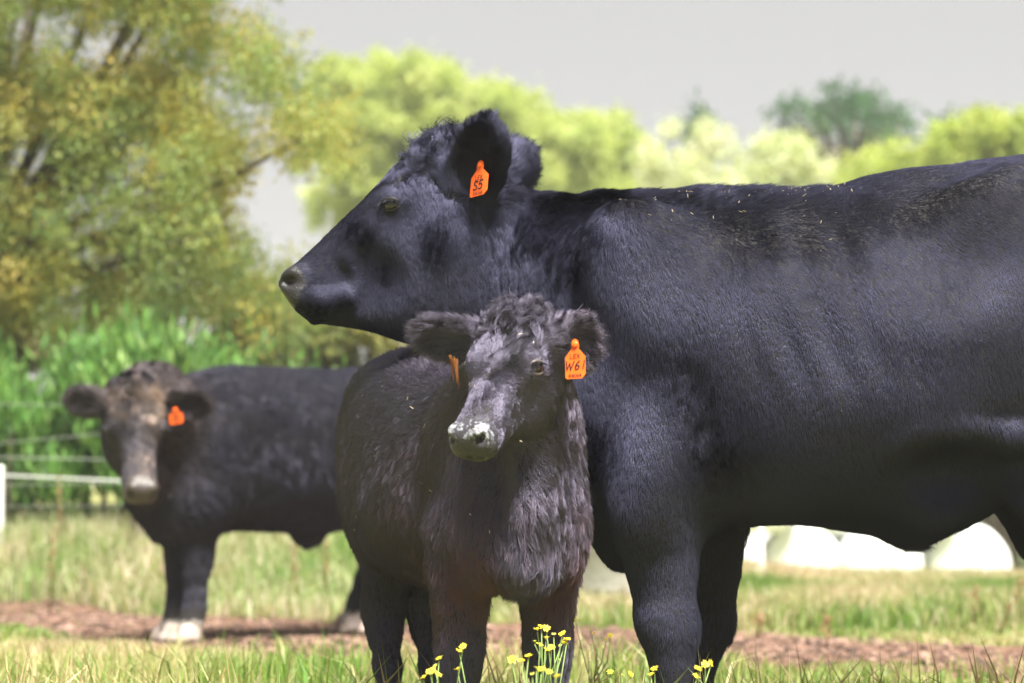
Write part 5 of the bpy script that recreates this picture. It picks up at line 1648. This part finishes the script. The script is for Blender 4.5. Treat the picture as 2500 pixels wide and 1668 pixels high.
def build_weeds():
    # yellow composites in front of the calf and the cow's feet
    yellow_weed(1075, 4.78, [(1072, 1606), (1062, 1625), (1050, 1640)], 'yellow wildflower left of the near foreleg of the calf, one taller head', 1)
    yellow_weed(1150, 4.82, [(1130, 1578), (1122, 1588), (1118, 1632)], 'yellow wildflower before the foreleg of the calf, long bare fork beside it', 2)
    yellow_weed(1040, 4.70, [(1055, 1636), (1070, 1646), (1034, 1652)], 'low yellow wildflower at the bottom edge under the chest of the calf', 3)
    yellow_weed(1330, 4.90, [(1312, 1535), (1322, 1530), (1334, 1534), (1305, 1565), (1318, 1573), (1333, 1556), (1335, 1586)], 'tall branching yellow wildflower before the other foreleg of the calf, buds on top', 4)
    yellow_weed(1360, 4.94, [(1352, 1548), (1372, 1546), (1378, 1568), (1368, 1575), (1364, 1610), (1346, 1580), (1384, 1560)], 'tall yellow wildflower right behind the branching one, open heads', 5)
    yellow_weed(1440, 6.2, [(1405, 1512), (1442, 1536), (1450, 1545), (1472, 1580), (1490, 1552), (1480, 1560)], 'blurred yellow wildflower between the calf and the cow', 6, 2)
    yellow_weed(1290, 4.60, [(1290, 1600), (1272, 1612), (1250, 1610), (1310, 1630)], 'yellow wildflower between the forelegs of the calf', 7)
    yellow_weed(1330, 4.50, [(1322, 1632), (1340, 1640), (1300, 1645), (1360, 1650)], 'low yellow wildflower at the bottom edge under the branching ones', 8)
    yellow_weed(1598, 4.85, [(1598, 1632), (1590, 1645)], 'yellow wildflower before the near foreleg of the cow', 9)
    yellow_weed(1715, 4.75, [(1705, 1632), (1722, 1622), (1735, 1618), (1700, 1650)], 'yellow wildflower between the two forelegs of the cow', 10)
    yellow_weed(1510, 5.4, [(1490, 1640), (1520, 1648), (1540, 1645)], 'yellow wildflower left of the near foreleg of the cow', 11)
    dry_stalk(2430, 1400, 10.6, 75, 'leaning brown seed stalk at the right edge', 20)
    dry_stalk(2372, 1432, 10.9, 10, 'slim upright brown stalk below the bales', 21)
    dry_stalk(2015, 1500, 9.6, 4, 'short brown stalk rising from the bare earth', 22)
    dry_stalk(1848, 1495, 10.4, 8, 'brown stalk beside the far foreleg of the cow', 23)
    dry_stalk(722, 1330, 12.2, -6, 'brown weed under the belly of the steer', 24)
    dry_stalk(790, 1300, 12.4, 8, 'reddish weed left of the hind leg of the calf', 25)
    dry_stalk(120, 1290, 11.9, 8, 'brown weed in the grass at the left', 26)
    dry_stalk(140, 1160, 13.2, 4, 'tall brown stalk against the fence tape', 27)

def build_haze():
    """the pale air that veils the far trees: one closed box round everything"""
    x0, x1, y0, y1, z0, z1 = -900, 900, -60, 1100, -3.0, 22.0
    vs = [(x, y, z) for z in (z0, z1) for (x, y) in ((x0, y0), (x1, y0), (x1, y1), (x0, y1))]
    fs = [(3, 2, 1, 0), (4, 5, 6, 7), (0, 1, 5, 4), (1, 2, 6, 5), (2, 3, 7, 6), (3, 0, 4, 7)]
    m = bpy.data.materials.new('pale_air')
    m.use_nodes = True
    nt = m.node_tree
    nt.nodes.clear()
    out = N(nt, 'ShaderNodeOutputMaterial')
    v = N(nt, 'ShaderNodeVolumePrincipled')
    v.inputs['Color'].default_value = (.96, .97, 1.0, 1)
    v.inputs['Density'].default_value = HAZE
    nt.links.new(v.outputs[0], out.inputs['Volume'])
    o = make_mesh('haze', vs, fs, m, None, False)
    tag(o, 'pale bright air veiling the far trees', None, None, 'stuff')
HAZE = 0.0012

build_ground()
build_trees()
build_fence()
build_trough()
build_bales()
build_grass()
build_weeds()
build_cow()
build_calf()
build_steer()
build_haze()
